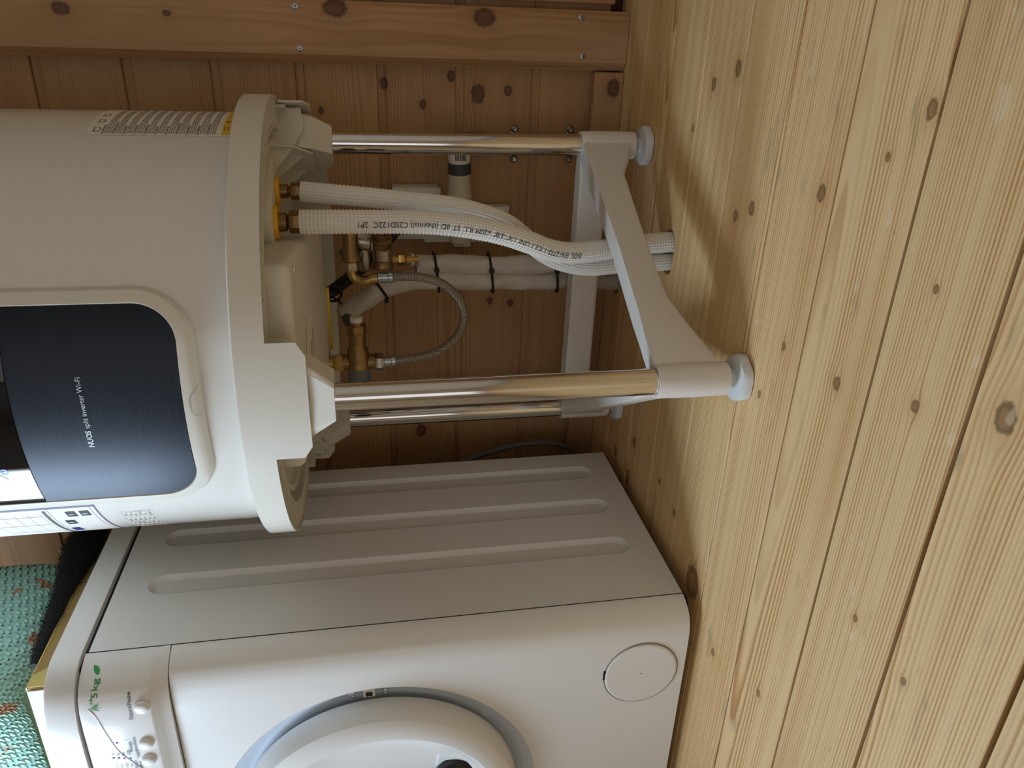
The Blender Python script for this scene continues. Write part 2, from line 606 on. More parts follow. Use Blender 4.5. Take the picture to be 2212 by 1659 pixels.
for k in range(k0, 10):
    ya = 0.333 + k * PITCH
    yb = min(ya + PITCH, ROOM_Y1 + 0.01)
    if yb - ya < 0.02:
        continue
    gap = 0.0046 if ya < 0.55 else (0.0034 if ya < 0.7 else 0.0018)
    wv = yb - ya - gap
    vf = box(0, PL_LEN, 0, wv, -0.022, 0, 0.0011, 1)
    o = link('floor_plank', mesh('floor_plank', *vf, 'floor', False), floor, (XP, ya + gap / 2, 0.0))
    ks = [(x - XP, yy - ya - gap / 2, r * .68) for x, yy, r in KN if ya < yy < yb]
    set_wood(o, ks, tone=TONES.get(k, None))
    hs = [h for h in HOLES if ya < h[1] < yb]
    for hx, hy, ha, hb in hs:                              # the drilled pipe holes go right through the plank
        cv = bpy.data.meshes.new('cut')
        V = [(hx + ha * math.copysign(abs(cos(t)) ** .7, cos(t)), hy + hb * math.copysign(abs(sin(t)) ** .7, sin(t)), z) for z in (-.05, .02) for t in [2 * pi * i / 40 for i in range(40)]]
        F = [tuple(range(39, -1, -1)), tuple(range(40, 80))] + [(i, (i + 1) % 40, 40 + (i + 1) % 40, 40 + i) for i in range(40)]
        cv.from_pydata(V, [], F)
        co = bpy.data.objects.new('cut', cv)
        COL.objects.link(co)
        md = o.modifiers.new('hole', 'BOOLEAN')
        md.object = co
        md.operation = 'DIFFERENCE'
        md.solver = 'EXACT'
        bpy.context.view_layer.update()
        dg = bpy.context.evaluated_depsgraph_get()
        nm = bpy.data.meshes.new_from_object(o.evaluated_get(dg))
        o.modifiers.clear()
        o.data = nm
        bpy.data.objects.remove(co)

# back wall: horizontal shiplap boards, pitch 131 mm, recessed strip at each board's top
WP = 0.131
prof = [(0.0016, 0.0), (0.0, 0.0016), (0.0, WP - 0.0175), (0.0012, WP - 0.0150), (0.0042, WP - 0.0132), (0.005, WP - 0.011), (0.005, WP - 0.0004), (0.02, WP - 0.0004), (0.02, 0.0)]


def board_mesh(L, ax):
    """profile (depth, height) swept along the board; ax gives (along, depth) unit vectors"""
    al, dp = Vector(ax[0]), Vector(ax[1])
    n = len(prof)
    V = [al * t + dp * p[0] + Vector((0, 0, p[1])) for t in (0, L) for p in prof]
    F = [(i, (i + 1) % n, n + (i + 1) % n, n + i) for i in range(n)] + [tuple(range(n)), tuple(range(2 * n - 1, n - 1, -1))]
    return V, F


wall_back = structure('wall_back', box(ROOM_X0 - 0.05, ROOM_X1 + 0.05, ROOM_Y1 + 0.02, ROOM_Y1 + 0.06, -0.03, ROOM_H + 0.02), 'backing')
WKN = [(-.101, .404, .006), (-.133, .340, .005), (-.115, .246, .0105), (-.109, .194, .006), (-.487, .217, .005), (-.493, .177, .005), (-.762, .353, .009),
       (-.534, .242, .007), (-.146, .509, .004), (-.088, .292, .006), (-.204, .795, .005), (-.30, .74, .008), (-.95, .95, .010), (-1.15, .90, .008)]
mwall = {}
bm_back = mesh('wall_board', *board_mesh(ROOM_X1 - ROOM_X0, ((1, 0, 0), (0, 1, 0))), 'wall', False)
z = 0.153 - WP
while z < ROOM_H:
    o = link('wall_board', bm_back, wall_back, (ROOM_X0, ROOM_Y1, z))
    set_wood(o, [(x - ROOM_X0, zz - z, r) for x, zz, r in WKN if z < zz < z + WP])
    z += WP


def side_wall(name, x, sgn, y0, y1, opening=None):
    b = structure(name, box(min(x, x + sgn * 0.0) + (0.02 if sgn > 0 else -0.05), x + (0.05 if sgn > 0 else -0.02), y0 - 0.05, y1 + 0.05, -0.03, -0.001), 'backing')
    cache = {}
    z = 0.153 - WP
    while z < ROOM_H:
        spans = [(y0, y1)]
        if opening and z + WP > opening[2] and z < opening[3]:
            spans = [(y0, opening[0]), (opening[1], y1)]
        for a, c in spans:
            L = round(c - a, 4)
            if L not in cache:
                cache[L] = mesh('wall_board', *board_mesh(L, ((0, 1, 0), (sgn, 0, 0))), 'wally', False)
            o = link('wall_board', cache[L], b, (x, a, z))
            set_wood(o, [(random.random() * L, 0.02 + random.random() * 0.08, 0.007)])
        z += WP
    return b


side_wall('wall_left', ROOM_X0, -1, ROOM_Y0, ROOM_Y1, (WIN_Y0, WIN_Y1, WIN_Z0, WIN_Z1))
side_wall('wall_right', ROOM_X1, 1, ROOM_Y0, ROOM_Y1)
wall_front = structure('wall_front', box(ROOM_X0, ROOM_X1, ROOM_Y0 - 0.05, ROOM_Y0 - 0.02, -0.03, -0.001), 'backing')
z = 0.153 - WP
while z < ROOM_H:
    spans = [(ROOM_X0, ROOM_X1)] if z > FWZ1 else [(ROOM_X0, FWX0), (FWX1, ROOM_X1)]
    for a, c in spans:
        o = link('wall_board', mesh('wall_board', *board_mesh(c - a, ((1, 0, 0), (0, -1, 0))), 'wallf', False), wall_front, (a, ROOM_Y0, z))
        set_wood(o, [(random.random() * (c - a), 0.05, 0.007)])
    z += WP
ceiling = structure('ceiling', box(ROOM_X0 - 0.05, ROOM_X1 + 0.05, ROOM_Y0 - 0.05, ROOM_Y1 + 0.06, ROOM_H + 0.03, ROOM_H + 0.06), 'backing')
for k in range(20):
    ya = ROOM_Y0 + k * 0.1345
    o = link('ceiling_board', mesh('ceiling_board', *box(0, ROOM_X1 - ROOM_X0, 0, 0.132, 0, 0.02, 0.002, 1), 'ceil', False), ceiling, (ROOM_X0, ya, ROOM_H + 0.005))
    set_wood(o, [(random.random() * 2.6, 0.06, 0.008)])


def jambs(name, boxes):
    o = structure(name, boxes[0], 'post')
    set_wood(o)
    for b in boxes[1:]:
        p = part('frame_bar', b, 'post', o, False)
        set_wood(p)


jambs('window_1', [box(ROOM_X0 - 0.06, ROOM_X0 + 0.012, WIN_Y0 - 0.06, WIN_Y0, WIN_Z0 - 0.06, WIN_Z1 + 0.06, 0.003),
                   box(ROOM_X0 - 0.06, ROOM_X0 + 0.012, WIN_Y1, WIN_Y1 + 0.06, WIN_Z0 - 0.06, WIN_Z1 + 0.06, 0.003),
                   box(ROOM_X0 - 0.06, ROOM_X0 + 0.012, WIN_Y0, WIN_Y1, WIN_Z1, WIN_Z1 + 0.14, 0.003),
                   box(ROOM_X0 - 0.06, ROOM_X0 + 0.012, WIN_Y0, WIN_Y1, WIN_Z0 - 0.12, WIN_Z0, 0.003)])
jambs('added_doorway_1', [box(FWX0 - 0.06, FWX0, ROOM_Y0 - 0.06, ROOM_Y0 + 0.012, 0.0, FWZ1 + 0.06, 0.003),  # frame round the opening added for the fill light
                 box(FWX1, FWX1 + 0.06, ROOM_Y0 - 0.06, ROOM_Y0 + 0.012, 0.0, FWZ1 + 0.06, 0.003),
                 box(FWX0, FWX1, ROOM_Y0 - 0.06, ROOM_Y0 + 0.012, FWZ1, FWZ1 + 0.1, 0.003),
                 box(FWX0, FWX1, ROOM_Y0 - 0.06, ROOM_Y0 + 0.012, 0.0, FWZ0, 0.003)])

# baseboard and the upright boards at the right
bb = structure('baseboard_back', box(ROOM_X0 + 0.02, -0.0735, 1.349, 1.368, 0.0005, 0.0515, 0.0012, 1), 'wall')
bb.location = (0, 0, 0)
set_wood(bb, [(-.098, .018, .010)], seed=3.3, c=.1, d=.03, tone=0.9)


def chamfer_board(x0, x1, y0, y1, z0, z1, ch):
    pl = [(x0 + ch, y0), (x1 - ch * 0.6, y0), (x1, y0 + ch * 0.6), (x1, y1), (x0, y1), (x0, y0 + ch)]
    n = len(pl)
    V = [(a, b, zz) for zz in (z0, z1) for a, b in pl]
    F = [tuple(range(n - 1, -1, -1)), tuple(range(n, 2 * n))] + [(i, (i + 1) % n, n + (i + 1) % n, n + i) for i in range(n)]
    return V, F


post = structure('trim_1', chamfer_board(-0.0715, 0.0195, 1.345, 1.384, 0.001, ROOM_H, 0.013), 'post')
set_wood(post, [(.476, .009, .012), (.243, .003, .012), (.867, -.006, .008), (.722, -.007, .004)], seed=1.7, c=-.03, d=.012, tone=0.97)
t2 = structure('trim_2', box(0.030, 0.17, 1.362, 1.384, 0.022, ROOM_H, 0.002, 1), 'post')
set_wood(t2, seed=4.1, tone=0.92)
for i, (x, z) in enumerate([(.009, .535), (-.050, .533), (.009, .083), (-.049, .076)]):
    lab = ['upper screw near the edge by the dark corner of the upright board', 'upper screw nearer the heater on the upright board',
           'bottom screw near the edge by the dark corner of the upright board', 'bottom screw nearer the heater on the upright board'][i]
    r = thing('wood_screw', (x, 1.3452, z), 'silver ' + lab, 'screw', 'screws in the upright board')
    part('head', lathe((x, 1.3451, z), (0, -1, 0), [(.0052, 0), (.0052, .0004), (.0040, .0012), (.0022, .0012), (.0019, .0003)], 16), 'screw', r)
    st = [(.0019 if k % 2 else .0009) for k in range(12)]
    part('star_recess', ([(x + st[k] * cos(k * pi / 6), 1.3438, z + st[k] * sin(k * pi / 6)) for k in range(12)], [tuple(range(12))]), 'ink', r, False)

# ------------------------------------------------------------------ water heater
HC = Vector((-0.3935, 1.067, 0))
BR = 0.276
heater = thing('water_heater', (HC.x, HC.y, 0), 'tall white cylindrical water heater with black control panel standing on three chrome legs', 'water heater')


def cp(ang, zz, r):
    a = rad(ang)
    return Vector((HC.x + r * cos(a), HC.y + r * sin(a), zz))


part('tank', lathe((HC.x, HC.y, 0), (0, 0, 1), [(.20, .574), (BR, .574), (BR, 1.40), (BR - .01, 1.425), (BR - .05, 1.44), (.02, 1.45)], 128), 'shell', heater)
part('base_ring', lathe((HC.x, HC.y, 0), (0, 0, 1),
     [(.2765, .5905), (.2962, .5900), (.2985, .5882), (.2985, .5553), (.2955, .5552), (.2945, .570), (.2625, .570), (.2615, .556), (.2585, .556), (.2575, .5735)], 128, cap=False), 'plastic', heater)
rib = mesh('rib', *box(.2618, .2950, -.0008, .0008, .5565, .5705), 'plastic', False)
for i in range(60):
    o = link('rib', rib, heater)
    o.rotation_euler = (0, 0, 2 * pi * i / 60 + 0.02)
part('bottom_cover', lathe((HC.x, HC.y, 0), (0, 0, 1), [(.2580, .5735), (.246, .5735), (.243, .561), (.236, .561), (.233, .568), (.12, .571), (.01, .571)], 96, cap=False), 'plastic', heater)


def arc_shell(outline, r0, r1, n=2):
    """outline: (angle, z) polygon as rows of vertical strips: list of (angle, ztop, zbot)"""
    V, F = [], []
    for a, zt, zb in outline:
        V += [cp(a, zt, r1), cp(a, zb, r1), cp(a, zb, r0), cp(a, zt, r0)]
    for i in range(len(outline) - 1):
        b, c = i * 4, i * 4 + 4
        for k in range(4):
            F.append((b + k, b + (k + 1) % 4, c + (k + 1) % 4, c + k))
    m = (len(outline) - 1) * 4
    F += [(0, 1, 2, 3), (m + 3, m + 2, m + 1, m)]
    return V, F


LEGS = {'R': Vector((-.171, 1.200, 0)), 'F': Vector((-.384, .786, 0)), 'L': Vector((-.633, 1.209, 0))}
steps = [(14, .558, .545), (20, .558, .545), (20.1, .558, .532), (24, .558, .532), (24.1, .558, .518), (29, .558, .512)]
sk = steps + [(29 + i * 2, .558, .502) for i in range(1, 61)] + [(a, b, c) for a, b, c in [(180 - q[0] + 2, q[1], q[2]) for q in reversed(steps)]]
part('rear_skirt', arc_shell(sk, .2865, .2895), 'plastic', heater)
for key, P in LEGS.items():
    d = P - HC
    ang = math.degrees(math.atan2(d.y, d.x))
    u = Vector((d.x, d.y, 0)).normalized()
    v = Vector((-u.y, u.x, 0))
    rl = d.length
    out = [(ang - 13.4, .557, .524)] + [(ang + t, .557, .5235 - .009 * min(1, (13.4 - abs(t)) / 3.0)) for t in [-10.4 + 20.8 * i / 12 for i in range(13)]] + [(ang + 13.4, .557, .524)]
    sock = part('leg_socket', arc_shell(out, .2955, .2985), 'plastic', heater)
    # tapered square collar round the tube
    V, F = [], []
    lim = .2945 - rl
    lv = [(.568, .046, min(.030, lim - .004)), (.530, .046, min(.028, lim - .004)), (.514, .042, min(.026, lim - .001)), (.487, .0225, .0182)]
    for zz, a, b in lv:
        for sx, sy in ((-1, -1), (-.75, -1.0), (.75, -1.0), (1, -1), (1, .8), (.8, 1), (-.8, 1), (-1, .8)):
            V.append(P + v * (a * sx) + u * (b * sy if sy > 0 else .026 * sy) + Vector((0, 0, zz)))
    for j in range(3):
        for i in range(8):
            F.append((j * 8 + i, j * 8 + (i + 1) % 8, (j + 1) * 8 + (i + 1) % 8, (j + 1) * 8 + i))
    F += [tuple(range(8)), tuple(range(31, 23, -1))]
    part('collar', (V, F), 'plastic', sock, False)
    for s in (-1, 1):                     # stiffening fins either side of the collar
        for off, zz in ((.028, .513), (.052, .527)):
            o_ = P + v * (s * off)
            part('fin', prism([(-.070, .569), (lim - .007, .569), (lim - .007, zz), (.0, zz - .004), (-.030, zz + .012)], o_, u, (0, 0, 1), v, .0022), 'plastic', sock, False)
    part('back_web', prism([(-.060, .569), (.060, .569), (.060, .540), (.034, .513), (-.034, .513), (-.060, .540)], P - u * .030, v, (0, 0, 1), u, .0025), 'plastic', sock, False)
    leg = part('leg', lathe((P.x, P.y, 0), (0, 0, 1), [(.0160, .06), (.0160, .497)], 40), 'chrome', heater, label='bright chrome tube leg')

# stand: three sleeves and three pressed arms, adjustable feet
stand = part('stand_sleeve', lathe((LEGS['F'].x, LEGS['F'].y, 0), (0, 0, 1), [(.0165, .114), (.0200, .1145), (.0207, .111), (.0212, .07), (.0215, .067), (.0206, .0245), (.0190, .0235), (.0, .0235)], 40, cap=False), 'frame', heater)
for key in 'RL':
    P = LEGS[key]
    part('stand_sleeve', lathe((P.x, P.y, 0), (0, 0, 1), [(.0165, .112), (.0200, .1125), (.0207, .109), (.0212, .066), (.0206, .0255), (.0190, .0245), (.0, .0245)], 40, cap=False), 'frame', heater)
for a, b in (('F', 'R'), ('R', 'L'), ('L', 'F')):
    A, B = LEGS[a], LEGS[b]
    L = (B - A).length
    ex = (B - A).normalized()
    ez = Vector((0, 0, 1))
    nrm = ex.cross(ez)
    lo = [(0.0, .030), (.03, .034), (.075, .050), (.125, .0655), (L * .5, .0665), (L - .085, .0625), (L - .055, .048), (L - .02, .036), (L, .034)]
    hi = [(L, .112), (L - .05, .112), (L - .10, .1115), (L * .5, .1095), (.10, .112), (.05, .114), (.0, .114)]
    if (a, b) == ('R', 'L'):
        lo = [(0, .036), (.03, .045), (.06, .0655), (L * .5, .067), (L - .06, .0655), (L - .03, .045), (L, .036)]
        hi = [(L, .112), (L - .05, .1115), (L * .5, .111), (.05, .1115), (0, .112)]
    if (a, b) == ('L', 'F'):
        lo = [(L - x, zz) for x, zz in reversed(lo)]
        hi = [(L - x, zz) for x, zz in reversed(hi)]
    part('stand_arm', prism(lo + hi, A, ex, ez, nrm, .030, .0055), 'frame', heater)
for key, P in LEGS.items():
    V, F = [], []
    n = 48
    rows = [(.024, .0), (.029, .0012), (.0295, .0085), (.0275, .0125), (.012, .0150), (.0085, .019), (.004, .0195)]
    for r, h in rows:
        for i in range(n):
            a = 2 * pi * i / n
            q = r * (1 + (.028 * cos(a * 6) if r > .02 else 0))
            V.append((P.x + q * cos(a), P.y + q * sin(a), h + .0003))
    for j in range(len(rows) - 1):
        for i in range(n):
            F.append((j * n + i, j * n + (i + 1) % n, (j + 1) * n + (i + 1) % n, (j + 1) * n + i))
    F += [tuple(range(n)), tuple((len(rows) - 1) * n + i for i in range(n))]
    ft = part('foot', (V, F), 'footp', heater, label='milky white adjustable plastic foot')
    part('threaded_stem', cyl((P.x, P.y, .016), (P.x, P.y, .030), .0055, 16), 'zinc', ft)


# control panel: raised oval-cornered bezel wrapped on the tank
def rr_patch(a0, a1, z0, z1, rc, inset, r, rows=48, cols=40, r_edge=None):
    """curved rounded-rectangle patch; returns vertices, faces and boundary rows"""
    k = pi * r / 180
    w0 = (a1 - a0) / 2 * k - inset
    am = (a0 + a1) / 2
    zb, zt = z0 + inset, z1 - inset
    rc = max(rc - inset, .004)
    V, F = [], []
    zs = [zb + rc * (1 - cos(pi / 2 * i / 14)) for i in range(15)] + [zb + rc + (zt - zb - 2 * rc) * i / rows for i in range(1, rows)] + [zt - rc * (1 - cos(pi / 2 * i / 14)) for i in range(14, -1, -1)]
    for zz in zs:
        e = max(0, zb + rc - zz, zz - (zt - rc))
        hw = w0 - rc + sqrt(max(0, rc * rc - e * e))
        for j in range(cols + 1):
            t = -hw + 2 * hw * j / cols
            V.append(cp(am + t / k, zz, r))
    c1 = cols + 1
    for i in range(len(zs) - 1):
        for j in range(cols):
            F.append((i * c1 + j, i * c1 + j + 1, (i + 1) * c1 + j + 1, (i + 1) * c1 + j))
    n = len(zs)
    loop = [i * c1 for i in range(n)] + [(n - 1) * c1 + j for j in range(1, c1)] + [i * c1 + cols for i in range(n - 2, -1, -1)] + [j for j in range(cols - 1, 0, -1)]
    return V, F, loop


def rims(spec):
    """lofted border between successive rounded rectangles"""
    V, F, prev = [], [], None
    for a0, a1, z0, z1, rc, ins, r in spec:
        v, f, lp = rr_patch(a0, a1, z0, z1, rc, ins, r)
        b = len(V)
        V += [v[i] for i in lp]
        n = len(lp)
        if prev is not None:
            for i in range(n):
                F.append((prev + i, prev + (i + 1) % n, b + (i + 1) % n, b + i))
        prev = b
    return V, F


PA0, PA1, PZ0, PZ1 = -117.0, -61.8, .626, 1.06
panel = part('control_panel', rims([(PA0, PA1, PZ0, PZ1, .062, 0, .2757), (PA0, PA1, PZ0, PZ1, .062, .0015, .2810), (PA0, PA1, PZ0, PZ1, .062, .005, .2850), (PA0, PA1, PZ0, PZ1, .062, .012, .2865),
                                    (PA0, PA1, PZ0, PZ1, .062, .0185, .2868), (PA0, PA1, PZ0, PZ1, .062, .0195, .2845)]), 'bezel', heater, label='white raised bezel of the control panel')
DZ = .811
lowv, lowf, _ = rr_patch(PA0, PA1, PZ0, PZ1, .062, .0196, .2858, 60)


def clip(v, f, keep, mat, name, parent, label=None):
    sel = [q for q in f if all(keep(v[i].z) for i in q)]
    used = sorted({i for q in sel for i in q})
    mp = {i: k for k, i in enumerate(used)}
    return part(name, ([v[i] for i in used], [tuple(mp[i] for i in q) for q in sel]), mat, parent, True, label)


def snap(v):
    zs = sorted({round(q.z, 6) for q in v})
    zc = min(zs, key=lambda t: abs(t - DZ))
    return zc


DZ = snap(lowv)
clip(lowv, lowf, lambda t: t <= DZ + 1e-4, 'brushed', 'brushed_plate', panel, 'dark brushed metal lower plate with white lettering')
gv = [HC + (q - HC).normalized() * 0 + Vector(((q.x - HC.x) * 1.0025, (q.y - HC.y) * 1.0025, q.z)) for q in lowv]
gv = [Vector((HC.x + (q.x - HC.x) * 1.0025, HC.y + (q.y - HC.y) * 1.0025, q.z)) for q in lowv]
glass = clip(gv, lowf, lambda t: t >= DZ - 1e-4, 'glass', 'display_glass', panel, 'glossy black display glass')


def on_tank(a_start, z_base, r, tilt=0.0):
    k = pi * r / 180
    return lambda x, y: cp(a_start + (x * cos(tilt) - y * sin(tilt)) / k, z_base + y * cos(tilt) + x * sin(tilt), r)


t1 = text2d('NUOS', 1.0, .032)
w1 = max(v[0] for v in t1[0])
t2_ = text2d('split inverter Wi-Fi', 1.0)
sc = 16.4 * pi * .286 / 180 / (w1 + .35 + max(v[0] for v in t2_[0]))
g = on_tank(-97.0, .7415, .2862)
part('lettering', mapped(([(x * sc, y_ * sc) for x, y_ in t1[0]], t1[1]), g), 'whiteink', panel, False)
part('lettering', mapped(([((w1 + .35 + x) * sc, y_ * sc) for x, y_ in t2_[0]], t2_[1]), g), 'whiteink', panel, False)
# power mark and drop-shaped outline on the display
V, F = [], []
g = on_tank(-102.4, .8375, .2868)
for i in range(25):
    a = rad(125) + rad(290) * i / 24
    V += [g(.0042 * cos(a), .0042 * sin(a)), g(.0026 * cos(a), .0026 * sin(a))]
F = [(2 * i, 2 * i + 1, 2 * i + 3, 2 * i + 2) for i in range(24)]
part('power_symbol', join((V, F), ([g(-.0006, .0005), g(.0006, .0005), g(.0006, .0048), g(-.0006, .0048)], [(0, 1, 2, 3)])), 'led', panel, False, 'blue glowing power symbol')
pts = [(-105.0, .829), (-104.6, .836), (-103.2, .8425), (-100, .848), (-95, .850), (-90, .8505)]
V = []
for a, zz in pts:
    V += [cp(a, zz, .2868), cp(a, zz + .0007, .2868)]
part('display_line', (V, [(2 * i, 2 * i + 1, 2 * i + 3, 2 * i + 2) for i in range(len(pts) - 1)]), 'inkgrey', panel, False)
# service flap at the bezel's lower edge
fl = [(-83.2, .6265), (-85.8, .6370), (-87.2, .6385), (-89.2, .6378), (-90.3, .6352), (-90.5, .6265)]
V, F = [], []
for i, (a, zz) in enumerate(fl):
    V += [cp(a, zz, .2871), cp(a * .5 + fl[min(i + 1, 5)][0] * .5, zz, .2871)]
V, F = [], []
for (a, zz), (b, zy) in zip(fl[:-1], fl[1:]):
    k = len(V)
    dx, dz = (b - a) * .005, zy - zz
    ln = sqrt(dx * dx + dz * dz)
    na, nz = -dz / ln * .00035 / .005, dx / ln * .00035
    V += [cp(a + na, max(zz, .634) * 0 + zz + nz, .2872), cp(a - na, zz - nz, .2872), cp(b - na, zy - nz, .2872), cp(b + na, zy + nz, .2872)]
    F.append((k, k + 1, k + 2, k + 3))
part('flap_seam', (V, F), 'inkgrey', panel, False)


def sticker(name, a0, a1, z0, z1, mat, r=.27625, parent=None, label=None, rc=.004):
    v, f, _ = rr_patch(a0, a1, z0, z1, rc, 0, r, 20, 14)
    return part(name, (v, f), mat, parent or heater, True, label)


def quad_on(a0, a1, z0, z1, r):
    n = max(2, int(abs(a1 - a0) / 2))
    V = []
    for i in range(n + 1):
        a = a0 + (a1 - a0) * i / n
        V += [cp(a, z0, r), cp(a, z1, r)]
    return V, [(2 * i, 2 * i + 2, 2 * i + 3, 2 * i + 1) for i in range(n)]


# multilingual warning label, right side
wl = sticker('warning_label', -19.3, 26, .5915, .752, 'paper', .2763, label='white multilingual warning label with yellow triangle field')
part('yellow_field', quad_on(-18.6, 8, .5915, .6055, .2766), 'yellowp', wl)
heads = ['FR ATTENTION', 'NL WAARSCHUWING', 'EN WARNING', 'IT ATTENZIONE', 'ES ADVERTENCIA', 'PT ATENÇÃO', 'DE ACHTUNG', 'HU FIGYELMEZTETÉS', 'PL OSTRZEŻENIE', 'RO AVERTIZARE', 'EL ΠΡΟΕΙΔΟΠΟΙΗΣΗ']
lt, bars = [], []
for i, hd in enumerate(heads):
    zz = .7335 - i * .0114
    lt.append(mapped(text2d(hd, .0034, .02), on_tank(-18.6, zz, .2766)))
    for j in range(3):
        e = 24 if j < 2 else random.uniform(0, 20)
        q = -18.2
        while q < e:
            s = random.uniform(.6, 2.2)
            bars.append(quad_on(q, min(e, q + s), zz - .0025 * (j + 1), zz - .0025 * (j + 1) + .0013, .2766))
            q += s + .35
part('heading_print', join(*lt), 'ink', wl, False)
o = part('small_print', join(*bars), 'inkgrey', wl, False)
o['kind'] = 'stuff'
for a in (-17.5, -12.0, -6.8):
    g = on_tank(a, .7395, .2766)
    bk = [(0, 0), (.006, -.001), (.011, 0), (.011, .006), (.006, .005), (0, .006)]
    V, F = [], []
    for p, q in zip(bk, bk[1:] + bk[:1]):
        k = len(V)
        d = Vector((q[0] - p[0], q[1] - p[1])).normalized() * .0004
        V += [g(p[0] - d.y, p[1] + d.x), g(p[0] + d.y, p[1] - d.x), g(q[0] + d.y, q[1] - d.x), g(q[0] - d.y, q[1] + d.x)]
        F.append((k, k + 1, k + 2, k + 3))
    part('book_symbol', (V, F), 'ink', wl, False)
g = on_tank(-16.5, .593, .2769)
part('hazard_print', join(mapped(([(0, .010), (.014, .010), (.014, .0106), (0, .0106), (0, .006), (.014, .006), (.014, .0066), (0, .0066), (0, .002), (.014, .002), (.014, .0026), (0, .0026)], [(0, 1, 2, 3), (4, 5, 6, 7), (8, 9, 10, 11)]), g),
     mapped(([(.022, .001), (.028, .012), (.034, .001), (.0325, .0018), (.028, .0100), (.0235, .0018)], [(0, 1, 4, 5), (1, 2, 3, 4), (2, 0, 5, 3)]), g)), 'ink', wl, False)

# information sheet and data plate, left side
sh = sticker('information_sheet', -170, -119.2, .7735, 1.02, 'paper', .2763, label='white information sheet with violet border and dark squares')
part('border', join(quad_on(-120.0, -119.3, .7735, 1.02, .2766), quad_on(-169, -119.3, .7735, .7752, .2766), quad_on(-169, -119.8, .7795, .7799, .2766), quad_on(-169, -119.8, .8255, .8259, .2766)), 'inkviolet', sh, False)
part('band', quad_on(-160, -121, .8290, .8325, .2766), 'greypl', sh, False)
for a, zz in [(-123.0, .7985), (-123.0, .7835), (-128.6, .8070)]:
    s = part('dark_square', quad_on(a - 2.0, a + 1.0, zz, zz + .0105, .2767), 'darkgrey', sh, False)
    part('white_line', quad_on(a - .9, a - .5, zz + .003, zz + .0085, .2769), 'whiteink', s, False)
s = part('navy_square', quad_on(-139.5, -135.0, .8135, .823, .2767), 'blue', sh, False)
part('dim_table', join(*[quad_on(-165, -122, zz, zz + .0003, .2766) for zz in (.836, .850, .864, .878, .892)] + [quad_on(a, a + .15, .836, .892, .2766) for a in (-124, -130, -137)]), 'inkgrey', sh, False)
dp = sticker('data_plate', -145, -124.4, .716, .752, 'paper', .2762, label='small data plate with fine grid of print')
part('grid_print', join(*[quad_on(-144, -125, .718 + i * .0055, .7183 + i * .0055, .2765) for i in range(7)] + [quad_on(a - .06, a + .06, .718, .751, .2765) for a in (-125, -129, -133, -138, -144)]
     + [quad_on(-125.6 - random.random() - 4 * j, -127.6 - random.random() - 4 * j, .7197 + i * .0055, .7213 + i * .0055, .2765) for i in range(6) for j in range(4)]), 'inkgrey', dp, False)

# electrical cover below the tank
bm = bmesh.new()
bt = [(-.250, .845, .530), (-.262, 1.14, .506), (-.515, 1.14, .506), (-.505, .835, .530)]
vb = [bm.verts.new(q) for q in bt]
vt = [bm.verts.new((q[0], q[1], .575)) for q in bt]
bm.faces.new(vb)
bm.faces.new(vt[::-1])
for i in range(4):
    bm.faces.new((vb[i], vb[(i + 1) % 4], vt[(i + 1) % 4], vt[i]))
bmesh.ops.recalc_face_normals(bm, faces=bm.faces)
bmesh.ops.bevel(bm, geom=bm.edges[:], offset=.012, segments=5, profile=0.5, affect='EDGES')
bm.verts.index_update()
ec = part('electrical_cover', ([v.co.copy() for v in bm.verts], [[v.index for v in f.verts] for f in bm.faces]), 'plastic', heater, label='rounded white plastic cover under the tank')
bm.free()
part('yellow_strip', box(-.47, -.37, 1.128, 1.136, .5035, .513, .001), 'yellowp', ec)
zb = lambda yy: .530 + (yy - .845) / (1.14 - .845) * (.506 - .530) - .0006
part('serial_label', ([(-.398, .905, zb(.905)), (-.340, .925, zb(.925)), (-.352, .968, zb(.968)), (-.412, .948, zb(.948))], [(0, 1, 2, 3)]), 'paper', ec, False)
lbo, lbx, lby = Vector((-.4095, .938, 0)), Vector((.058, .020, 0)).normalized(), Vector((-.3, .95, 0)).normalized()


def on_serial(dy):
    def f(x, yy):
        p = lbo + lbx * x + lby * (yy * -1 + dy)
        return Vector((p.x, p.y, zb(p.y) - .0006))
    return f


part('serial_print', join(mapped(text2d('MAC : 78:A0:75-11', .0062, .02), on_serial(.020)), mapped(text2d('SN : 200507', .0062, .02), on_serial(.004))), 'ink', ec, False)
part('screw_boss', cyl((-.262, .870, .528), (-.262, .870, .5255), .004, 16), 'plastic', ec)

# refrigerant connection plate with the two brass unions
Pa, Pb = Vector((-.234, .977, 0)), Vector((-.206, 1.025, 0))
ex = (Pb - Pa).normalized()
mt = Matrix.Translation((Pa + Pb) / 2) @ Matrix.Rotation(math.atan2(ex.y, ex.x), 4, 'Z')
plate = part('connection_plate', box(-.058, .058, -.036, .022, .5545, .574, .004, 2, mt), 'plastic', heater)
unions = []
for P, s in ((Pa, 1.0), (Pb, .78)):
    part('yellow_seal', lathe((P.x, P.y, .5555), (0, 0, -1), [(.020 * s ** .5, 0), (.0215 * s ** .5, .002), (.020 * s ** .5, .0055), (.013 * s, .006)], 28), 'yellow', plate, label='yellow plastic seal ring')
    part('union_body', join(lathe((P.x, P.y, .5505), (0, 0, -1), [(.0115 * s, 0), (.0115 * s, .010), (.0095 * s, .011)], 24)), 'oldbrass', plate)
    part('union_thread', lathe((P.x, P.y, .5400), (0, 0, -1), [(.0078 * s if i % 2 else .0088 * s, i * .0008) for i in range(9)], 20), 'brass', plate)
    part('union_nut', hexnut((P.x, P.y, .5375 - .0025 * (1 - s)), (P.x, P.y, .5225), .0140 * s), 'oldbrass', plate)

